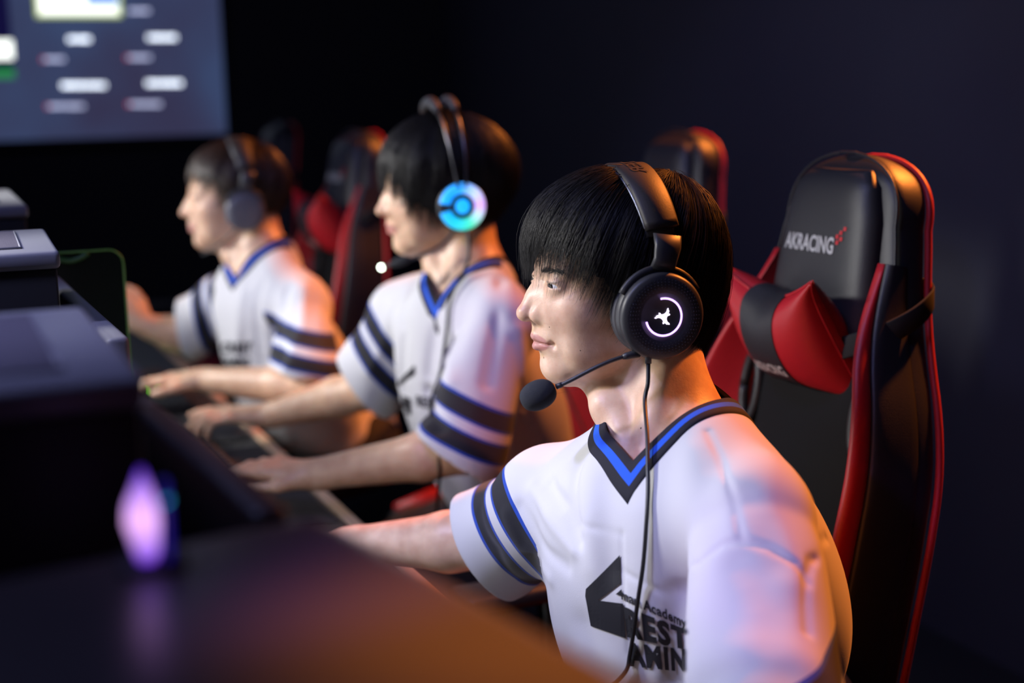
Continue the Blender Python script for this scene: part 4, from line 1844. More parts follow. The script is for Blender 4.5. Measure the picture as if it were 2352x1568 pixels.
# ------------------------------------------------------------------ monitors
def make_monitor(label, c, along_dir, width, top, strength, shade=.012, group='monitors along the desk'):
    """c = centre of the front face at floor level; front looks to the players"""
    al = nz(along_dir)
    fr = np.array([al[1], -al[0], 0])
    Rm = np.stack([al, fr, UP], 1)
    h = width*.58
    zc = top-h/2
    root = thing('monitor', label, 'monitor', (float(c[0]), float(c[1]), DESK_Z), group)
    P = lambda a, f, z: np.array([c[0], c[1], 0])+al*a+fr*f+UP*z
    SH = mat('monitor_shell_%d' % int(shade*1000), (shade, shade, shade*1.1), .5)
    m = MB(); m.box(P(0, -.013, zc), (width, .024, h), Rm, .006)
    m.box(P(0, -.030, zc-.02), (width*.5, .022, h*.5), Rm, .008)
    sh = flat_norm(m.build('shell', SH, root))
    m = MB(); m.box(P(0, -.0012, zc+.004), (width-.020, .0012, h-.030), Rm)
    m.build('screen', mat('monitor_light_%d' % int(strength*10), (.02, .02, .02), .3, emit=(.90, .93, 1.0), estr=strength), root, smooth=False)
    m = MB(); m.box(P(0, -.034, (DESK_Z+zc)/2+.005), (.055, .018, zc-DESK_Z-.02), Rm, .004)
    m.build('stand', SH, root)
    m = MB(); m.box(P(0, .010, DESK_Z+.009), (.18, .10, .014), Rm, .006)
    m.build('stand_base', SH, root)
    return root


def mid(a, b):
    return (a+b)/2


MZ = 1.20
mA, mB_ = WZ(140, 632, MZ), WZ(300, 772, MZ)
nA, nB = WZ(345, 905, MZ), WZ(712, 1195, MZ)
m1c = mid(mA, mB_)
make_monitor('thin monitor in front of the nearest player, pale lit top edge', m1c, (mA-mB_)*np.array([1, 1, 0]), float(np.linalg.norm((mA-mB_)[:2])), MZ, 2.6, .12)  # paler shell: the light on its top edge is put into the colour
dn = nz((nA-nB)*np.array([1, 1, 0]))
m0c = nB+dn*.305
make_monitor('black back of the blurred monitor closest to the camera', m0c, dn, .54, MZ, 0.5)
pitch_row = desk_along(m1c)-desk_along(EDGE0)
m2c = m1c+ROWD*.98
make_monitor('monitor in front of the middle player, hidden edge behind a dark tower', m2c, ROWD, .53, MZ, 2.6)
m3c = m1c+ROWD*1.78
make_monitor('monitor in front of the farthest player', m3c, ROWD, .53, MZ, 2.6)
print('MON', m0c, m1c, m2c, 'edge', (m1c-EDGE0)@FACE, (m0c-EDGE0)@FACE)
# ------------------------------------------------------------------ computer towers, partition, lamp
TOW = mat('tower_shell', (.17, .17, .185), .38, noise=.05, nscale=30)
TOWD = mat('tower_vent', (.075, .068, .085), .6, bump=.6, bscale=900)
TOWB = mat('tower_side', (.008, .008, .009), .55)


def tower(label, near, far, top, width, bottom=.7205, bev=.006, shell=None, vent=True, group='computer towers on the desk'):
    """near/far = ends of the top edge that faces the players (points at the top height)"""
    al = nz((far-near)*np.array([1, 1, 0]))
    fr = np.array([al[1], -al[0], 0])
    L = float(np.linalg.norm((far-near)[:2]))
    Rm = np.stack([al, fr, UP], 1)
    c = (near+far)/2-fr*width/2
    root = thing('computer_tower', label, 'computer', (float(c[0]), float(c[1]), bottom), group)
    P = lambda a, f_, z: np.array([c[0], c[1], 0])+al*a+fr*f_+UP*z
    m = MB(); m.box(P(0, 0, (bottom+top-.02)/2+.003), (L-.008, width-.008, top-.02-bottom-.006), Rm, .003)
    flat_norm(m.build('case_body', TOWB, root))
    m = MB(); m.box(P(0, 0, top-.0105), (L, width, .021), Rm, min(bev, .010))
    tp = flat_norm(m.build('top_cover', shell or TOW, root))
    if vent:
        m = MB(); m.box(P(0, -.004, top+.0005), (L*.74, width*.66, .003), Rm, .001)
        flat_norm(m.build('vent_filter', TOWD, tp))
        m = MB()
        fw, fl = width*.66/2, L*.74/2
        ring = [P(a, b-.004, top+.001) for a, b in ((-fl, -fw), (fl, -fw), (fl, fw), (-fl, fw), (-fl, -fw))]
        for q0, q1 in zip(ring[:-1], ring[1:]):
            m.tube([q0, q1], .0016, 6)
        m.build('filter_frame', shell or TOW, tp)
    # front intake slats towards the players
    m = MB()
    for k in range(9):
        m.box(P(0, width/2-.002, bottom+.08+k*(top-bottom-.14)/9), (L*.7, .006, .006), Rm)
    m.build('intake_grille', TOWD, root, smooth=False)
    for a_ in (-1, 1):
        m = MB(); m.box(P(a_*(L/2-.05), 0, bottom+.0015), (.04, width*.8, .003), Rm)
        m.build('foot', TOWB, root, smooth=False)
    return root


PZ = 1.285
tower('blurred tower in the left foreground with a bluish lit top', WZ(335, 862, PZ), WZ(192, 702, PZ), PZ, .235, group=None)
tower('tower at the left edge with a sharp grey vented top cover', WZ(137, 574, 1.285), WZ(104, 524, 1.285), 1.285, .21)
tower('far tower at the left edge behind the sharp grey one', WZ(64, 470, 1.285), WZ(22, 434, 1.285), 1.285, .21)

# dark box nearest the camera, taken for a tower; rounded, orange lit top
BZ = 1.205
near0, far0 = WZ(1425, 1500, BZ), WZ(745, 1158, BZ)
al = nz((far0-near0)*np.array([1, 1, 0]))
frc = np.array([al[1], -al[0], 0])
L0, W0 = float(np.linalg.norm((far0-near0)[:2]))+.06, .36
c0 = far0-al*L0/2-frc*W0/2
Rm0 = np.stack([al, frc, UP], 1)
bx = thing('foreground_box', 'dark rounded box in the blurred foreground, its top lit orange', 'box', (float(c0[0]), float(c0[1]), .72))
mb = MB(); mb.box(np.array([c0[0], c0[1], (.722+BZ)/2]), (L0, W0, BZ-.722), Rm0, .022)
flat_norm(mb.build('box_body', mat('satin_black', (.040, .034, .032), .36, bump=.2, bscale=200), bx))
mb = MB(); mb.box(np.array([c0[0], c0[1], .95])+frc*(W0/2+.001), (L0*.8, .004, .30), Rm0, .001)
flat_norm(mb.build('grille', TOWD, bx))

# violet lamp standing on that box
lb = WZ(338, 1300, BZ)
lt = thing('violet_lamp', 'small diamond-shaped violet glowing lamp standing on the dark foreground box', 'lamp', tuple(lb))
vd = nz((lb-CO)*np.array([1, 1, 0]))
sd_ = np.array([vd[1], -vd[0], 0])
pxm = PX(lb)[2]/FPX
prof = [(0, .25), (-18*pxm, .32), (-34*pxm, .55), (-40*pxm, .9)]
mb = MB()
H = 208*pxm
zz = np.linspace(0, 1, 20)
left = np.interp(zz, [0, .08, .42, .62, .85, 1], [-18, -24, -42, -38, -16, -4])*pxm
right = np.interp(zz, [0, .08, .42, .62, .85, 1], [22, 30, 34, 30, 16, 6])*pxm
rows = []
for z, a, b in zip(zz, left, right):
    r_ = []
    for k in range(20):
        th = 2*math.pi*k/20
        r_.append(lb+sd_*((a+b)/2+(b-a)/2*math.cos(th))+vd*(.011*math.sin(th)*(.4+.6*math.sin(math.pi*min(1, z+.1))))+UP*(z*H+.004))
    rows.append(r_)
mb.grid(rows, closev=True)
n_ = len(mb.v)
mb.v += [tuple(np.mean(rows[0], 0)), tuple(np.mean(rows[-1], 0))]
mb.f += [[(k+1) % 20, k, n_] for k in range(20)]+[[19*20+k, 19*20+(k+1) % 20, n_+1] for k in range(20)]
VG = mat('violet_lamp_glow', (.4, .2, .9), emit=(.62, .30, 1.0), estr=1.0)
nt = VG.node_tree
lw = nt.nodes.new('ShaderNodeTexCoord')
sx = nt.nodes.new('ShaderNodeSeparateXYZ')
nt.links.new(lw.outputs['Generated'], sx.inputs[0])
rp = nt.nodes.new('ShaderNodeValToRGB')
e = rp.color_ramp.elements
e[0].position, e[0].color = 0, (.16, .02, .9, 1)
e[1].position, e[1].color = 1, (.10, .01, .7, 1)
for p_, c_ in ((.22, (.60, .30, 1.0, 1)), (.5, (1.15, .62, 1.25, 1)), (.74, (.70, .36, 1.1, 1))):
    x = e.new(p_); x.color = c_
nt.links.new(sx.outputs['Z'], rp.inputs['Fac'])
nt.links.new(rp.outputs['Color'], nt.nodes['Principled BSDF'].inputs['Emission Color'])
mb.build('glowing_body', VG, lt)
mb = MB()
mb.box(lb+sd_*(50*pxm)+vd*.0+UP*(H*.50), (.0032, .014, H*.86), np.stack([sd_, vd, UP], 1), .001)
flat_norm(mb.build('blue_gleam_strip', mat('blue_gleam', (.01, .01, .2), .3, emit=(.008, .004, .17), estr=1.0), lt))  # invented part, a glowing strip added for the blue gleam beside the lamp
mb = MB(); mb.box(lb+sd_*(14*pxm)+UP*.002, (.034, .03, .004), np.stack([sd_, vd, UP], 1), .001)
flat_norm(mb.build('base', TOWB, lt))
# small bird-shaped mark, lit cyan
mb = MB()
bc = lb+sd_*(51*pxm)-vd*.0085+UP*(H*.77)
bird = [(-8, 5), (-4, 1), (0, 0), (1, 4), (4, 7), (7, 6), (9, 7), (8, 4), (7, -1), (3, -6), (-3, -7), (-7, -5), (-3, -4), (-6, -1), (-4, -1), (-8, 2)]
bp_ = [bc+sd_*(x*pxm)+UP*(y*pxm) for x, y in bird]
mb.add(bp_+[p+vd*.0004 for p in bp_], [list(range(16)), list(range(31, 15, -1))]+[[i, (i+1) % 16, 16+(i+1) % 16, 16+i] for i in range(16)])
mb.build('bird_mark', mat('cyan_mark', (.05, .4, .7), emit=(.05, .55, .95), estr=1.0), lt, smooth=False)

# partition with a green edge
pr = WZ(281, 572, 1.222)
pt_ = thing('partition_panel', 'dark glass panel with a thin green lit edge beside the left towers', 'panel', (float(pr[0]), float(pr[1]), .72))
Rp = np.stack([-FACE, ROWD, UP], 1)
pw, ph_ = .24, 1.222-.722
out = []
rad = .022
for a in np.linspace(0, math.pi/2, 8):
    out.append((rad-rad*math.cos(a), ph_-rad+rad*math.sin(a)))
out = [(0, 0)]+out+[(pw, ph_), (pw, 0)]
pl = lambda u, v, w_: pr*np.array([1, 1, 0])+UP*(.7225+v)-FACE*u+ROWD*w_
n_ = len(out)
mb = MB()
mb.add([pl(u, v, 0) for u, v in out]+[pl(u, v, .008) for u, v in out], [list(range(n_)), list(range(2*n_-1, n_-1, -1))]+[[i, (i+1) % n_, n_+(i+1) % n_, n_+i] for i in range(n_)])
flat_norm(mb.build('glass', mat('dark_glass', (.004, .005, .004), .12, spec=.5), pt_))
mb = MB()
mb.tube([pl(u, v, -.001) for u, v in out[:-1]], .0016, 6)
mb.build('green_edge', mat('green_edge', (.02, .06, .01), emit=(.060, .17, .010), estr=.12), pt_)
mb = MB()
mb.tube([pl(u, .497-.010*math.sin(math.pi*k), -.001) for k, u in [(k, .05+k*.055) for k in np.linspace(0, 1, 9)]], .004, 6)
mb.build('green_badge', mat('green_badge', (.006, .02, .006), emit=(.006, .03, .003), estr=.25), pt_)


# ------------------------------------------------------------------ keyboards, mice, mats
def keyboard(label, c, yaw_dir, lit=None):
    al = nz(yaw_dir*np.array([1, 1, 0]))
    fr = np.array([al[1], -al[0], 0])
    Rm = np.stack([al, fr, UP], 1)
    c = np.array([c[0], c[1], 0])
    root = thing('keyboard', label, 'keyboard', (float(c[0]), float(c[1]), .724), 'keyboards on the desk')
    m = MB(); m.box(c+UP*.737, (.44, .14, .020), Rm, .004)
    flat_norm(m.build('keyboard_body', TOWB, root))
    for r in range(6):
        m = MB()
        for k in range(15):
            m.box(c+al*(-.205+.0290*k)+fr*(-.055+.0215*r)+UP*.751, (.0165 if k not in (0, 14) else .024, .0165, .009), Rm, .002)
        flat_norm(m.build('key_row', mat('key_plastic', (.02, .02, .022), .5), root))
    if lit:
        for a, b in lit:
            m = MB(); m.box(c+al*a+fr*b+UP*.757, (.009, .009, .003), Rm)
            m.build('lit_key', mat('green_key', (.1, .5, .05), emit=(.22, .95, .02), estr=7), root, smooth=False)
    return root


def mouse(label, P, dirv):
    root = thing('mouse', label, 'mouse', (float(P[0]), float(P[1]), .724), 'computer mice on the desk')
    Rm = rot(np.array([dirv[0], dirv[1], 0]))
    S = SDF()
    c = np.array([P[0], P[1], .738])
    S.el(c, (.056, .031, .021), Rm, .01)
    S.fn(lambda Q: -(Q[:, 2]-.7245), .003, 'i')
    V, F = mesh_sdf(S, c-.08, c+.08, .0035)
    link('mouse_shell', V, F, mat('mouse_black', (.015, .015, .017), .4), root)
    m = MB()
    m.lathe([(.0001, -.004), (.009, -.004), (.010, 0), (.009, .004), (.0001, .004)], 16, c+Rm@np.array([.034, 0, .010]), np.stack([Rm[:, 2], Rm[:, 0], Rm[:, 1]], 1))
    m.build('scroll_wheel', TOWD, root)
    return root


def deskmat(label, c):
    m = MB(); m.box(np.array([c[0], c[1], .7222]), (.60, .36, .0036), RR, .0015)
    return tag(flat_norm(m.build('desk_mat', mat('mat_cloth', (.018, .018, .022), .9, bump=.3, bscale=800), None)), label, 'desk mat', 'cloth mats under the keyboards')


for nm, P, dd in (('nearest', p1, None), ('middle', p2, None), ('farthest', p3, None)):
    a_ = desk_along((P.wrL+P.wrR)/2+np.array([0, 0, 0]))
    deskmat('black cloth mat under the hands of the %s player' % nm, RC(a_, -.212, .72))
kb1 = RC(desk_along(p1.wrL)+.12, -.20, 0)
keyboard('black keyboard under the left hand of the nearest player', kb1, ROWD)
kb2 = W(500, 985, 2.85)
kb2 = WZ(500, 1015, .75)
keyboard('black keyboard under the hands of the middle player', RC(desk_along(kb2)-.02, -.20, 0), ROWD)
gk = WZ(368, 893, .757)
kc = RC(desk_along(gk)+.06, (gk-EDGE0)@FACE-.02, 0)
rel = gk-kc
lit = [((rel@ROWD)+dx, (rel@FACE)+dy) for dx, dy in ((0, 0), (-.006, -.030), (.004, -.052), (.02, -.068))]
keyboard('keyboard of the farthest player with glowing green keys', kc, ROWD, lit)
mouse('black mouse under the right hand of the nearest player', p1.wrR+nz(p1.handR[1])*.085, nz(p1.handR[1]))
mouse('black mouse under the left hand of the farthest player', p3.wrL+nz(p3.handL[1])*.085, nz(p3.handL[1]))

# ------------------------------------------------------------------ gaming chairs
LEA = mat('chair_black_leather', (.020, .020, .025), .45, spec=.5, bump=.35, bscale=700)
LER = mat('chair_red_leather', (.42, .012, .020), .40, spec=.5, bump=.30, bscale=700)
PIP = mat('chair_red_piping', (.50, .014, .018), .5)
PLA = mat('chair_plastic', (.015, .015, .016), .45)
RCL = math.radians(9)
BASE = np.array([-.02, 0, .50])


def B(b, y, v):
    b, y, v = np.broadcast_arrays(np.asarray(b, float), np.asarray(y, float), np.asarray(v, float))
    return np.stack([BASE[0]-v*math.sin(RCL)+b*math.cos(RCL), y, BASE[2]+v*math.cos(RCL)+b*math.sin(RCL)], -1)


_V = [0, .06, .20, .34, .44, .52, .60, .66, .74, .80, .835, .853, .86]
_H = [.190, .197, .206, .214, .214, .196, .162, .142, .126, .116, .104, .084, .055]


def hw(v):
    v = np.asarray(v, float)
    t = np.clip((v-.765)/.095, 0, 1)
    return np.where(v < .765, np.interp(v, _V, _H), .1205*np.maximum(1-t**2.6, .02)**.5)


def smooth_hw(v):
    return float(sum(hw(v+d) for d in (-.03, -.015, 0, .015, .03))/5) if v < .735 else float(hw(v))


def text_on(par, txt, fn, u0, u1, v0, v1, m, name, cuts=.12, bold=.03, shear=0):
    V, F = text_mesh(txt, bold, 1.0, cuts, shear)
    P = [fn(u0+(u1-u0)*p[0], v0+(v1-v0)*p[1]) for p in V]
    return link(name, P, F, m, par, smooth=False)


def make_chair(label):
    root = thing('gaming_chair', label, 'chair')
    # back shell
    vs = np.concatenate([np.linspace(0, .765, 34), .765+.095*np.sin(np.linspace(.08, 1, 16)*math.pi/2)])
    rows = []
    for v in vs:
        h = smooth_hw(v)
        k = np.clip((.86-v)/.03, 0.15, 1)**.5
        q = np.linspace(0, 2*math.pi, 40, endpoint=False)
        y = np.sign(np.cos(q))*np.abs(np.cos(q))**.35*h
        b = -.016+np.sign(np.sin(q))*np.abs(np.sin(q))**.5*.034*k
        rows.append(B(b, y, v))
    m = MB(); m.grid(rows, closev=True)
    m.f.append(list(range(40))[::-1]); m.f.append([(len(vs)-1)*40+k for k in range(40)])
    sh = flat_norm(m.build('back_shell', LEA, root), 60)
    # piping round the rear edge
    vv = np.concatenate([np.linspace(0, .765, 40), .765+.095*np.sin(np.linspace(.08, 1, 20)*math.pi/2)])
    ou = [B(-.043, smooth_hw(v)*1.0, v) for v in vv]+[B(-.043, -smooth_hw(v), v) for v in vv[::-1]]
    m = MB(); m.tube(ou, .0050, 8)
    m.build('piping', PIP, sh)
    ou = [B(.012, smooth_hw(v)*.985, v) for v in vv[20:]]+[B(.012, -smooth_hw(v)*.985, v) for v in vv[20:][::-1]]
    m = MB(); m.tube(ou, .0022, 8)
    m.build('seam', LEA, sh)
    # wings
    for sg in (1, -1):
        rows = []
        V_ = np.linspace(.03, .715, 50)
        for v in V_:
            h = smooth_hw(v)
            t = (v-.03)/.685
            lift = .088*np.sin(math.pi*np.clip(t*.62+.30, 0, 1))**.8*(1-np.clip((t-.78)/.22, 0, 1)**2*.75)
            yi = np.interp(v, [0, .2, .42, .5, .58, .66, .72], [.105, .118, .130, .140, .130, .118, .112])
            yi = min(yi, h-.012)
            yo = h-.010
            ym = yo-.010
            pts = [(yi, .012), (yi+(ym-yi)*.35, .016+lift*.30), (yi+(ym-yi)*.75, .018+lift*.78), (ym, .018+lift), (yo, .018+lift*.92),
                   (yo+.001, .016+lift*.70), (yo-.006, .014+lift*.55), (yo-.012, .006), ((yo+yi)/2, .002), (yi, .004)]
            cp = catmull(pts+[pts[0]], 3)[:-1]
            rows.append(B(cp[:, 1], sg*cp[:, 0], v))
        m = MB(); m.grid(rows, closev=True)
        n = len(rows[0])
        m.f.append(list(range(n))); m.f.append([(len(rows)-1)*n+k for k in range(n)])
        wg = flat_norm(m.build('side_bolster', LER, root), 70)
        rows = []
        for v in V_:
            h = smooth_hw(v)
            t = (v-.03)/.685
            lift = .088*np.sin(math.pi*np.clip(t*.62+.30, 0, 1))**.8*(1-np.clip((t-.78)/.22, 0, 1)**2*.75)
            pts = [(h-.024, .0), (h-.019, .016+lift*.50), (h-.008, .018+lift*.64), (h-.002, .016+lift*.56), (h+.001, .012+lift*.3), (h+.001, -.004), (h-.010, -.012)]
            cp = catmull(pts+[pts[0]], 3)[:-1]
            rows.append(B(cp[:, 1], sg*cp[:, 0], v))
        m = MB(); m.grid(rows, closev=True)
        n = len(rows[0])
        m.f.append(list(range(n))); m.f.append([(len(rows)-1)*n+k for k in range(n)])
        flat_norm(m.build('side_panel', LEA, root), 70)
        # harness opening with its plastic trim
        m = MB()
        ring = [B(.028, sg*(.128+.018*math.cos(a)), .505+.050*math.sin(a)) for a in np.linspace(0, 2*math.pi, 28)]
        m.tube(ring, .0075, 8)
        m.build('harness_trim', PLA, root)
    # centre panel and its channels
    rows = []
    for v in np.linspace(.02, .60, 30):
        yy = np.linspace(-1, 1, 25)
        w_ = np.interp(v, [0, .2, .42, .5, .6], [.108, .120, .132, .130, .105])
        b = .018+.016*(1-yy**4)-.006*np.exp(-((v-.30)/.008)**2)-.006*np.exp(-((v-.15)/.008)**2)-.006*np.exp(-((v-.45)/.008)**2)
        rows.append(B(b, yy*w_, v))
    m = MB(); m.grid(rows)
    m.build('centre_panel', mat('chair_shaded_leather', (.007, .007, .008), .8, spec=.15, bump=.3, bscale=900), root)  # black leather darkened here, shade on the panel put into the colour
    # head cushion

    def cush(u, w_):
        """u across -1..1, w_ up 0..1"""
        wd_ = np.interp(w_, [0, .3, .75, .92, 1], [.112, .108, .097, .084, .062])
        e = (1-np.abs(u)**5)*(1-np.abs(2*w_-1)**7)
        return B(.016+.030*np.clip(e, 0, 1)**.45, u*wd_, .575+.262*w_)
    rows = [[cush(math.sin(u*math.pi/2), .5-.5*math.cos(w_*math.pi)) for u in np.linspace(-1, 1, 33)] for w_ in np.linspace(0, 1, 33)]
    m = MB(); m.grid(rows)
    hc = m.build('head_cushion', LEA, root)
    LOG = mat('logo_thread', (.42, .42, .43), .5, spec=.6)
    nrm = B(1, 0, 0)-B(0, 0, 0)
    text_on(hc, 'AKRACING', lambda u, v: cush(u, v)+nrm*.0012, -.70, .40, .545, .635, LOG, 'lettering', shear=0)
    m = MB()
    for u, v in ((.45, .640), (.52, .662), (.46, .610), (.59, .684), (.53, .630)):
        q = [cush((u+a), v+b)+nrm*.0012 for a, b in ((-.028, -.010), (.028, -.010), (.036, .011), (-.020, .011))]
        m.add(q, [[0, 1, 2, 3]])
    m.build('logo_flag', mat('logo_red', (.5, .01, .02), .5), hc, smooth=False)
    # seat
    rows = []
    for s in np.linspace(0, 1, 30):
        q = np.linspace(0, 2*math.pi, 44, endpoint=False)
        wd_ = np.interp(s, [0, .1, .9, 1], [.20, .25, .26, .24])
        y = np.sign(np.cos(q))*np.abs(np.cos(q))**.5*wd_
        zt = .050*np.interp(s, [0, .06, .94, 1], [.5, 1, 1, .5])
        z = .46+np.sign(np.sin(q))*np.abs(np.sin(q))**.5*zt+(np.abs(y)/.26)**4*.035*(np.sin(q) > 0)
        rows.append(np.stack([np.full(44, s*.50-.02), y, z], 1))
    m = MB(); m.grid(rows, closev=True)
    m.f.append(list(range(44))); m.f.append([29*44+k for k in range(44)])
    flat_norm(m.build('seat', LEA, root), 60)
    for sg in (1, -1):
        m = MB(); m.tube([(0, sg*.235, .515), (.12, sg*.24, .525), (.30, sg*.245, .525), (.46, sg*.23, .505)], [.02, .034, .034, .02], 14)
        m.build('seat_bolster', LER, root)
        m = MB()
        m.tube([(.16, sg*.24, .42), (.16, sg*.335, .42), (.16, sg*.335, .50), (.16, sg*.335, .655)], .018, 10)
        ar = m.build('armrest_post', PLA, root)
        m = MB(); m.box((.19, sg*.335, .668), (.27, .085, .028), None, .010)
        flat_norm(m.build('armrest_pad', PLA, root))
    m = MB(); m.lathe([(.0001, .08), (.028, .08), (.028, .25), (.020, .25), (.020, .41), (.0001, .41)], 20, (.20, 0, 0))
    m.build('gas_column', PLA, root)
    m = MB(); m.box((.20, 0, .405), (.24, .20, .03), None, .006)
    m.build('tilt_mechanism', PLA, root)
    for k in range(5):
        a = 2*math.pi*k/5+.3
        d = np.array([math.cos(a), math.sin(a), 0])
        c = np.array([.20, 0, 0])
        m = MB(); m.tube([c+d*.02+UP*.115, c+d*.18+UP*.095, c+d*.32+UP*.075], [.028, .022, .016], 10)
        m.build('base_arm', PLA, root)
        m = MB()
        s_ = np.array([-d[1], d[0], 0])
        m.lathe([(.0001, -.022), (.026, -.022), (.030, -.016), (.030, .016), (.026, .022), (.0001, .022)], 18, c+d*.32+UP*.031, np.stack([d, UP, s_], 1))
        m.build('caster', PLA, root)
    return root


def make_pillow(label):
    """bow-shaped neck pillow, local x = front, y = left, z = up"""
    root = thing('neck_pillow', label, 'pillow')

    def sh(y, q, gro=0.0):
        a = abs(y)/.094
        H = .066+.034*a**1.6+gro
        T = .046*math.sqrt(max(0, 1-a**3.2))+.005+gro
        return np.array([T*np.sign(math.cos(q))*abs(math.cos(q))**.9-.012*a*a, y+.012*abs(math.sin(q))**6*np.sign(y)*a, H*math.sin(q)])
    for sg in (1, -1):
        ys = [sg*t for t in np.concatenate([np.linspace(.032, .082, 26), [.086, .091, .094]])]
        rows = [[sh(y, q) for q in np.linspace(0, 2*math.pi, 48, endpoint=False)] for y in ys]
        m = MB(); m.grid(rows, closev=True)
        m.f.append([(len(ys)-1)*48+k for k in range(48)])
        o = m.build('pillow_lobe', LER, root)
        m = MB()
        m.tube([sh(sg*y, math.pi/2, .001) for y in np.linspace(.037, .092, 18)]+[sh(sg*.094, q, .001) for q in np.linspace(math.pi/2, -math.pi/2, 18)]+[sh(sg*y, -math.pi/2, .001) for y in np.linspace(.092, .037, 18)], .0018, 6)
        m.build('seam', LER, o)
    rows = [[sh(y, q, .0015) for q in np.linspace(0, 2*math.pi, 48, endpoint=False)] for y in np.linspace(-.037, .037, 21)]
    m = MB(); m.grid(rows, closev=True)
    bd = m.build('centre_band', LEA, root)
    f = lambda u, v: sh(u, v, .0028)
    text_on(bd, 'AKRACING', f, -.034, .034, -.40, -.10, mat('pillow_letters', (.62, .60, .60), .4, metal=.3), 'lettering')
    return root


def make_strap(par, pil, off, wr):
    pass


def copy_tree(o, parent=None):
    c = o.copy()
    COL.objects.link(c)
    if parent is not None:
        c.parent = parent
        c.matrix_parent_inverse = Matrix()
    for ch in list(o.children):
        copy_tree(ch, c)
    return c


HEADC = B(.06, 0, .72)
PILC = np.array([B(.068, .0, .598)])[0]


def place(root, head_px, t, yaw, zfix=0.0):
    a = math.radians(yaw)
    f = np.array([-math.cos(a), -math.sin(a), 0])
    R = rot(f)
    P = W(*head_px, t)
    o = P-R@HEADC
    print('chair', o, 'yaw', yaw)
    M = Matrix(((R[0, 0], R[0, 1], R[0, 2], o[0]), (R[1, 0], R[1, 1], R[1, 2], o[1]), (R[2, 0], R[2, 1], R[2, 2], zfix), (0, 0, 0, 1)))
    root.matrix_world = M
    return R, np.array([o[0], o[1], zfix])


def place_pillow(root, R, o, tilt=.55, dv=0.0):
    ct, st = math.cos(tilt), math.sin(tilt)
    L = np.array([[ct, 0, st], [0, 1, 0], [-st, 0, ct]])
    RR_ = R@L
    p = o+R@(PILC+np.array([0, 0, dv]))
    root.matrix_world = Matrix(((RR_[0, 0], RR_[0, 1], RR_[0, 2], p[0]), (RR_[1, 0], RR_[1, 1], RR_[1, 2], p[1]), (RR_[2, 0], RR_[2, 1], RR_[2, 2], p[2]), (0, 0, 0, 1)))


ch = make_chair('red and black gaming chair behind the nearest player, big head cushion in focus')
pi_ = make_pillow('red bow-shaped neck pillow with black band, strapped to the nearest chair')
# strap from the pillow round the chair back
mb = MB()
TILT = .55
half = [(.052, .078, .590), (.046, .112, .604), (.030, .146, .622), (-.008, .160, .650), (-.042, .150, .676), (-.060, .115, .686), (-.064, .06, .688)]
sp = [B(*q) for q in half]+[B(-.064, 0, .688)]+[B(q[0], -q[1], q[2]) for q in half[::-1]]
sp = [np.array(p)-PILC for p in sp]
LT = np.array([[math.cos(TILT), 0, math.sin(TILT)], [0, 1, 0], [-math.sin(TILT), 0, math.cos(TILT)]])
sp = [LT.T@p for p in sp]
sp = catmull(sp, 6)
tg = np.gradient(sp, axis=0)
upl = LT.T@np.array([0, 0, 1.0])
nn = np.cross(tg, upl)
mb.strip(sp, -nn, .030, .003)
mb.build('strap', mat('strap_webbing', (.010, .010, .011), .9), pi_)
other = [copy_tree(ch) for _ in range(3)]
opil = [copy_tree(pi_) for _ in range(3)]
grp = 'red and black gaming chairs along the row'
for o in [ch]+other:
    o['group'] = grp
for o in [pi_]+opil:
    o['group'] = 'red bow-shaped neck pillows on the chairs'
CH = [(ch, pi_, (1853, 545), 1.97, 25), (other[0], opil[0], (1492, 345), 3.12, 25), (other[1], opil[1], (758, 372), 3.75, 27), (other[2], opil[2], (592, 298), 5.1, 24)]
LB = [None, ('chair seen behind the nearest player\'s headset, only its head cushion showing', 'pillow on the chair hidden behind the nearest player\'s head'),
      ('blurred red and black chair between the middle and farthest players', 'blurred red pillow on the chair between the middle and farthest players'),
      ('farthest blurred gaming chair right of the projection screen', 'red pillow on the farthest chair, mostly behind the farthest player')]
for k, (c_, p_, hp, t, yw) in enumerate(CH):
    if LB[k]:
        c_['label'], p_['label'] = LB[k]
    R_, o_ = place(c_, hp, t, yw)
    place_pillow(p_, R_, o_)
# ------------------------------------------------------------------ printing on the jerseys
INK = mat('black_print', (.014, .014, .018), .6)


def bil(q, u, v):
    """q = top-left, top-right, bottom-left, bottom-right in pixels"""
    (ax, ay), (bx, by), (cx, cy), (dx, dy) = q
    u, v = np.asarray(u), np.asarray(v)
    x = (1-u)*(v*ax+(1-v)*cx)+u*(v*bx+(1-v)*dx)
    y = (1-u)*(v*ay+(1-v)*cy)+u*(v*by+(1-v)*dy)
    return x, y


def print_text(p, f, txt, quad, name='lettering', bold=.03, cuts=.15, t0=1.1, shear=0, off=.0015):
    V, F = text_mesh(txt, bold, 1.0+bold*3.2, cuts, shear)
    x, y = bil(quad, V[:, 0], V[:, 1])
    P = on(f, x, y, off, t0)
    return link(name, P, F, INK, p.jersey, smooth=False)


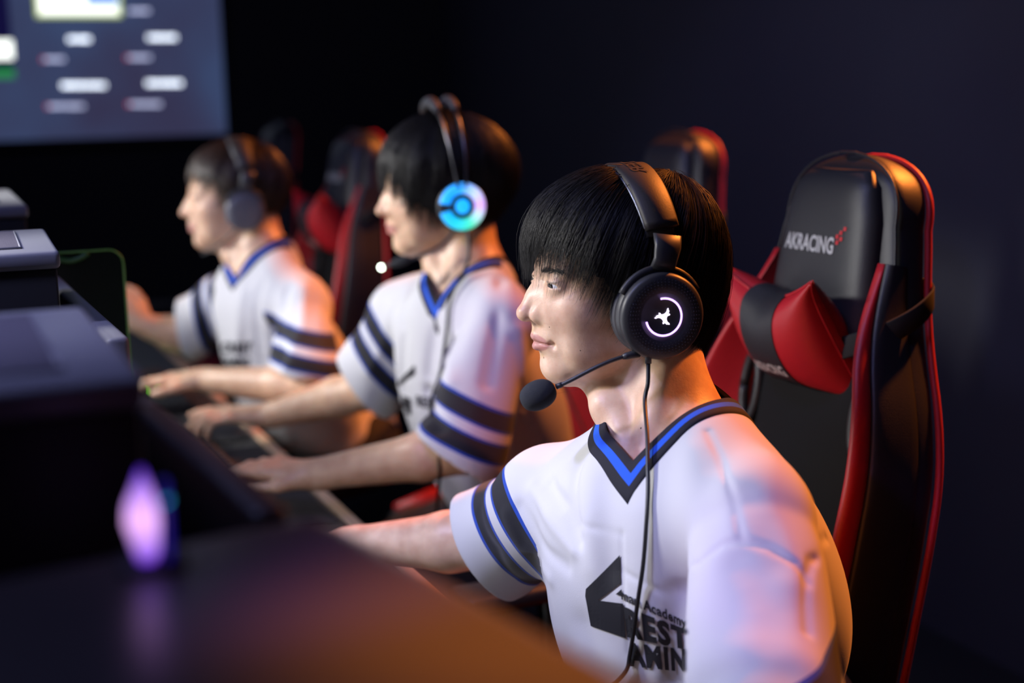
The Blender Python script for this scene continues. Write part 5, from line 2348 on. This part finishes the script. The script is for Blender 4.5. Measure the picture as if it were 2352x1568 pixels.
def print_poly(p, f, pts, name='emblem', t0=1.1, step=9, off=.0013):
    bm = bmesh.new()
    vs = [bm.verts.new((x, y, 0)) for x, y in pts]
    fc = bm.faces.new(vs)
    bmesh.ops.triangulate(bm, faces=[fc])
    a = np.array(pts)
    for ax in (0, 1):
        k = a[:, ax].min()+step
        while k < a[:, ax].max():
            pc, pn = [0, 0, 0], [0, 0, 0]
            pc[ax] = k
            pn[ax] = 1
            bmesh.ops.bisect_plane(bm, geom=list(bm.verts)+list(bm.edges)+list(bm.faces), plane_co=pc, plane_no=pn)
            k += step
    bm.verts.index_update()
    V = np.array([v.co[:] for v in bm.verts])
    F = [[v.index for v in q.verts] for q in bm.faces]
    bm.free()
    P = on(f, V[:, 0], V[:, 1], off, t0)
    return link(name, P, F, INK, p.jersey, smooth=False)


if p1 in PEOPLE:
    J = p1.J
    z = lambda x, y: (1020+x/2.1837, 850+y/2.1837)
    print_poly(p1, J, [z(*q) for q in [(885, 925), (715, 1095), (712, 1130), (740, 1280), (912, 1340), (900, 1168), (775, 1152), (888, 1068)]], 'arrow_emblem')
    print_poly(p1, J, [z(*q) for q in [(893, 1096), (864, 1122), (896, 1131)]], 'arrow_emblem')
    print_text(p1, J, 'man Academy', ((1427, 1351), (1577, 1418), (1429, 1382), (1580, 1450)))
    print_text(p1, J, 'REST', ((1433, 1390), (1580, 1444), (1441, 1462), (1583, 1492)), bold=.05)
    print_text(p1, J, 'AMIN', ((1437, 1472), (1577, 1489), (1448, 1528), (1577, 1541)), bold=.05)
if p2 in PEOPLE:
    J = p2.J
    z = lambda x, y: (320+x/2.4, 740+y/2.4)
    print_poly(p2, J, [z(*q) for q in [(1520, 235), (1410, 345), (1412, 362), (1522, 285)]], 'arrow_emblem', 1.9)
    print_poly(p2, J, [z(*q) for q in [(1430, 395), (1500, 420), (1500, 510), (1430, 480)]], 'arrow_emblem', 1.9)
    print_text(p2, J, 'REST', (z(1530, 400), z(1640, 420), z(1530, 460), z(1635, 480)), t0=1.9)
if p3 in PEOPLE:
    J = p3.J
    print_text(p3, J, 'CREST', ((510, 785), (580, 785), (510, 810), (578, 812)), t0=2.5, bold=.05)
    print_text(p3, J, 'GAMING', ((508, 818), (575, 820), (508, 842), (572, 845)), t0=2.5, bold=.04)
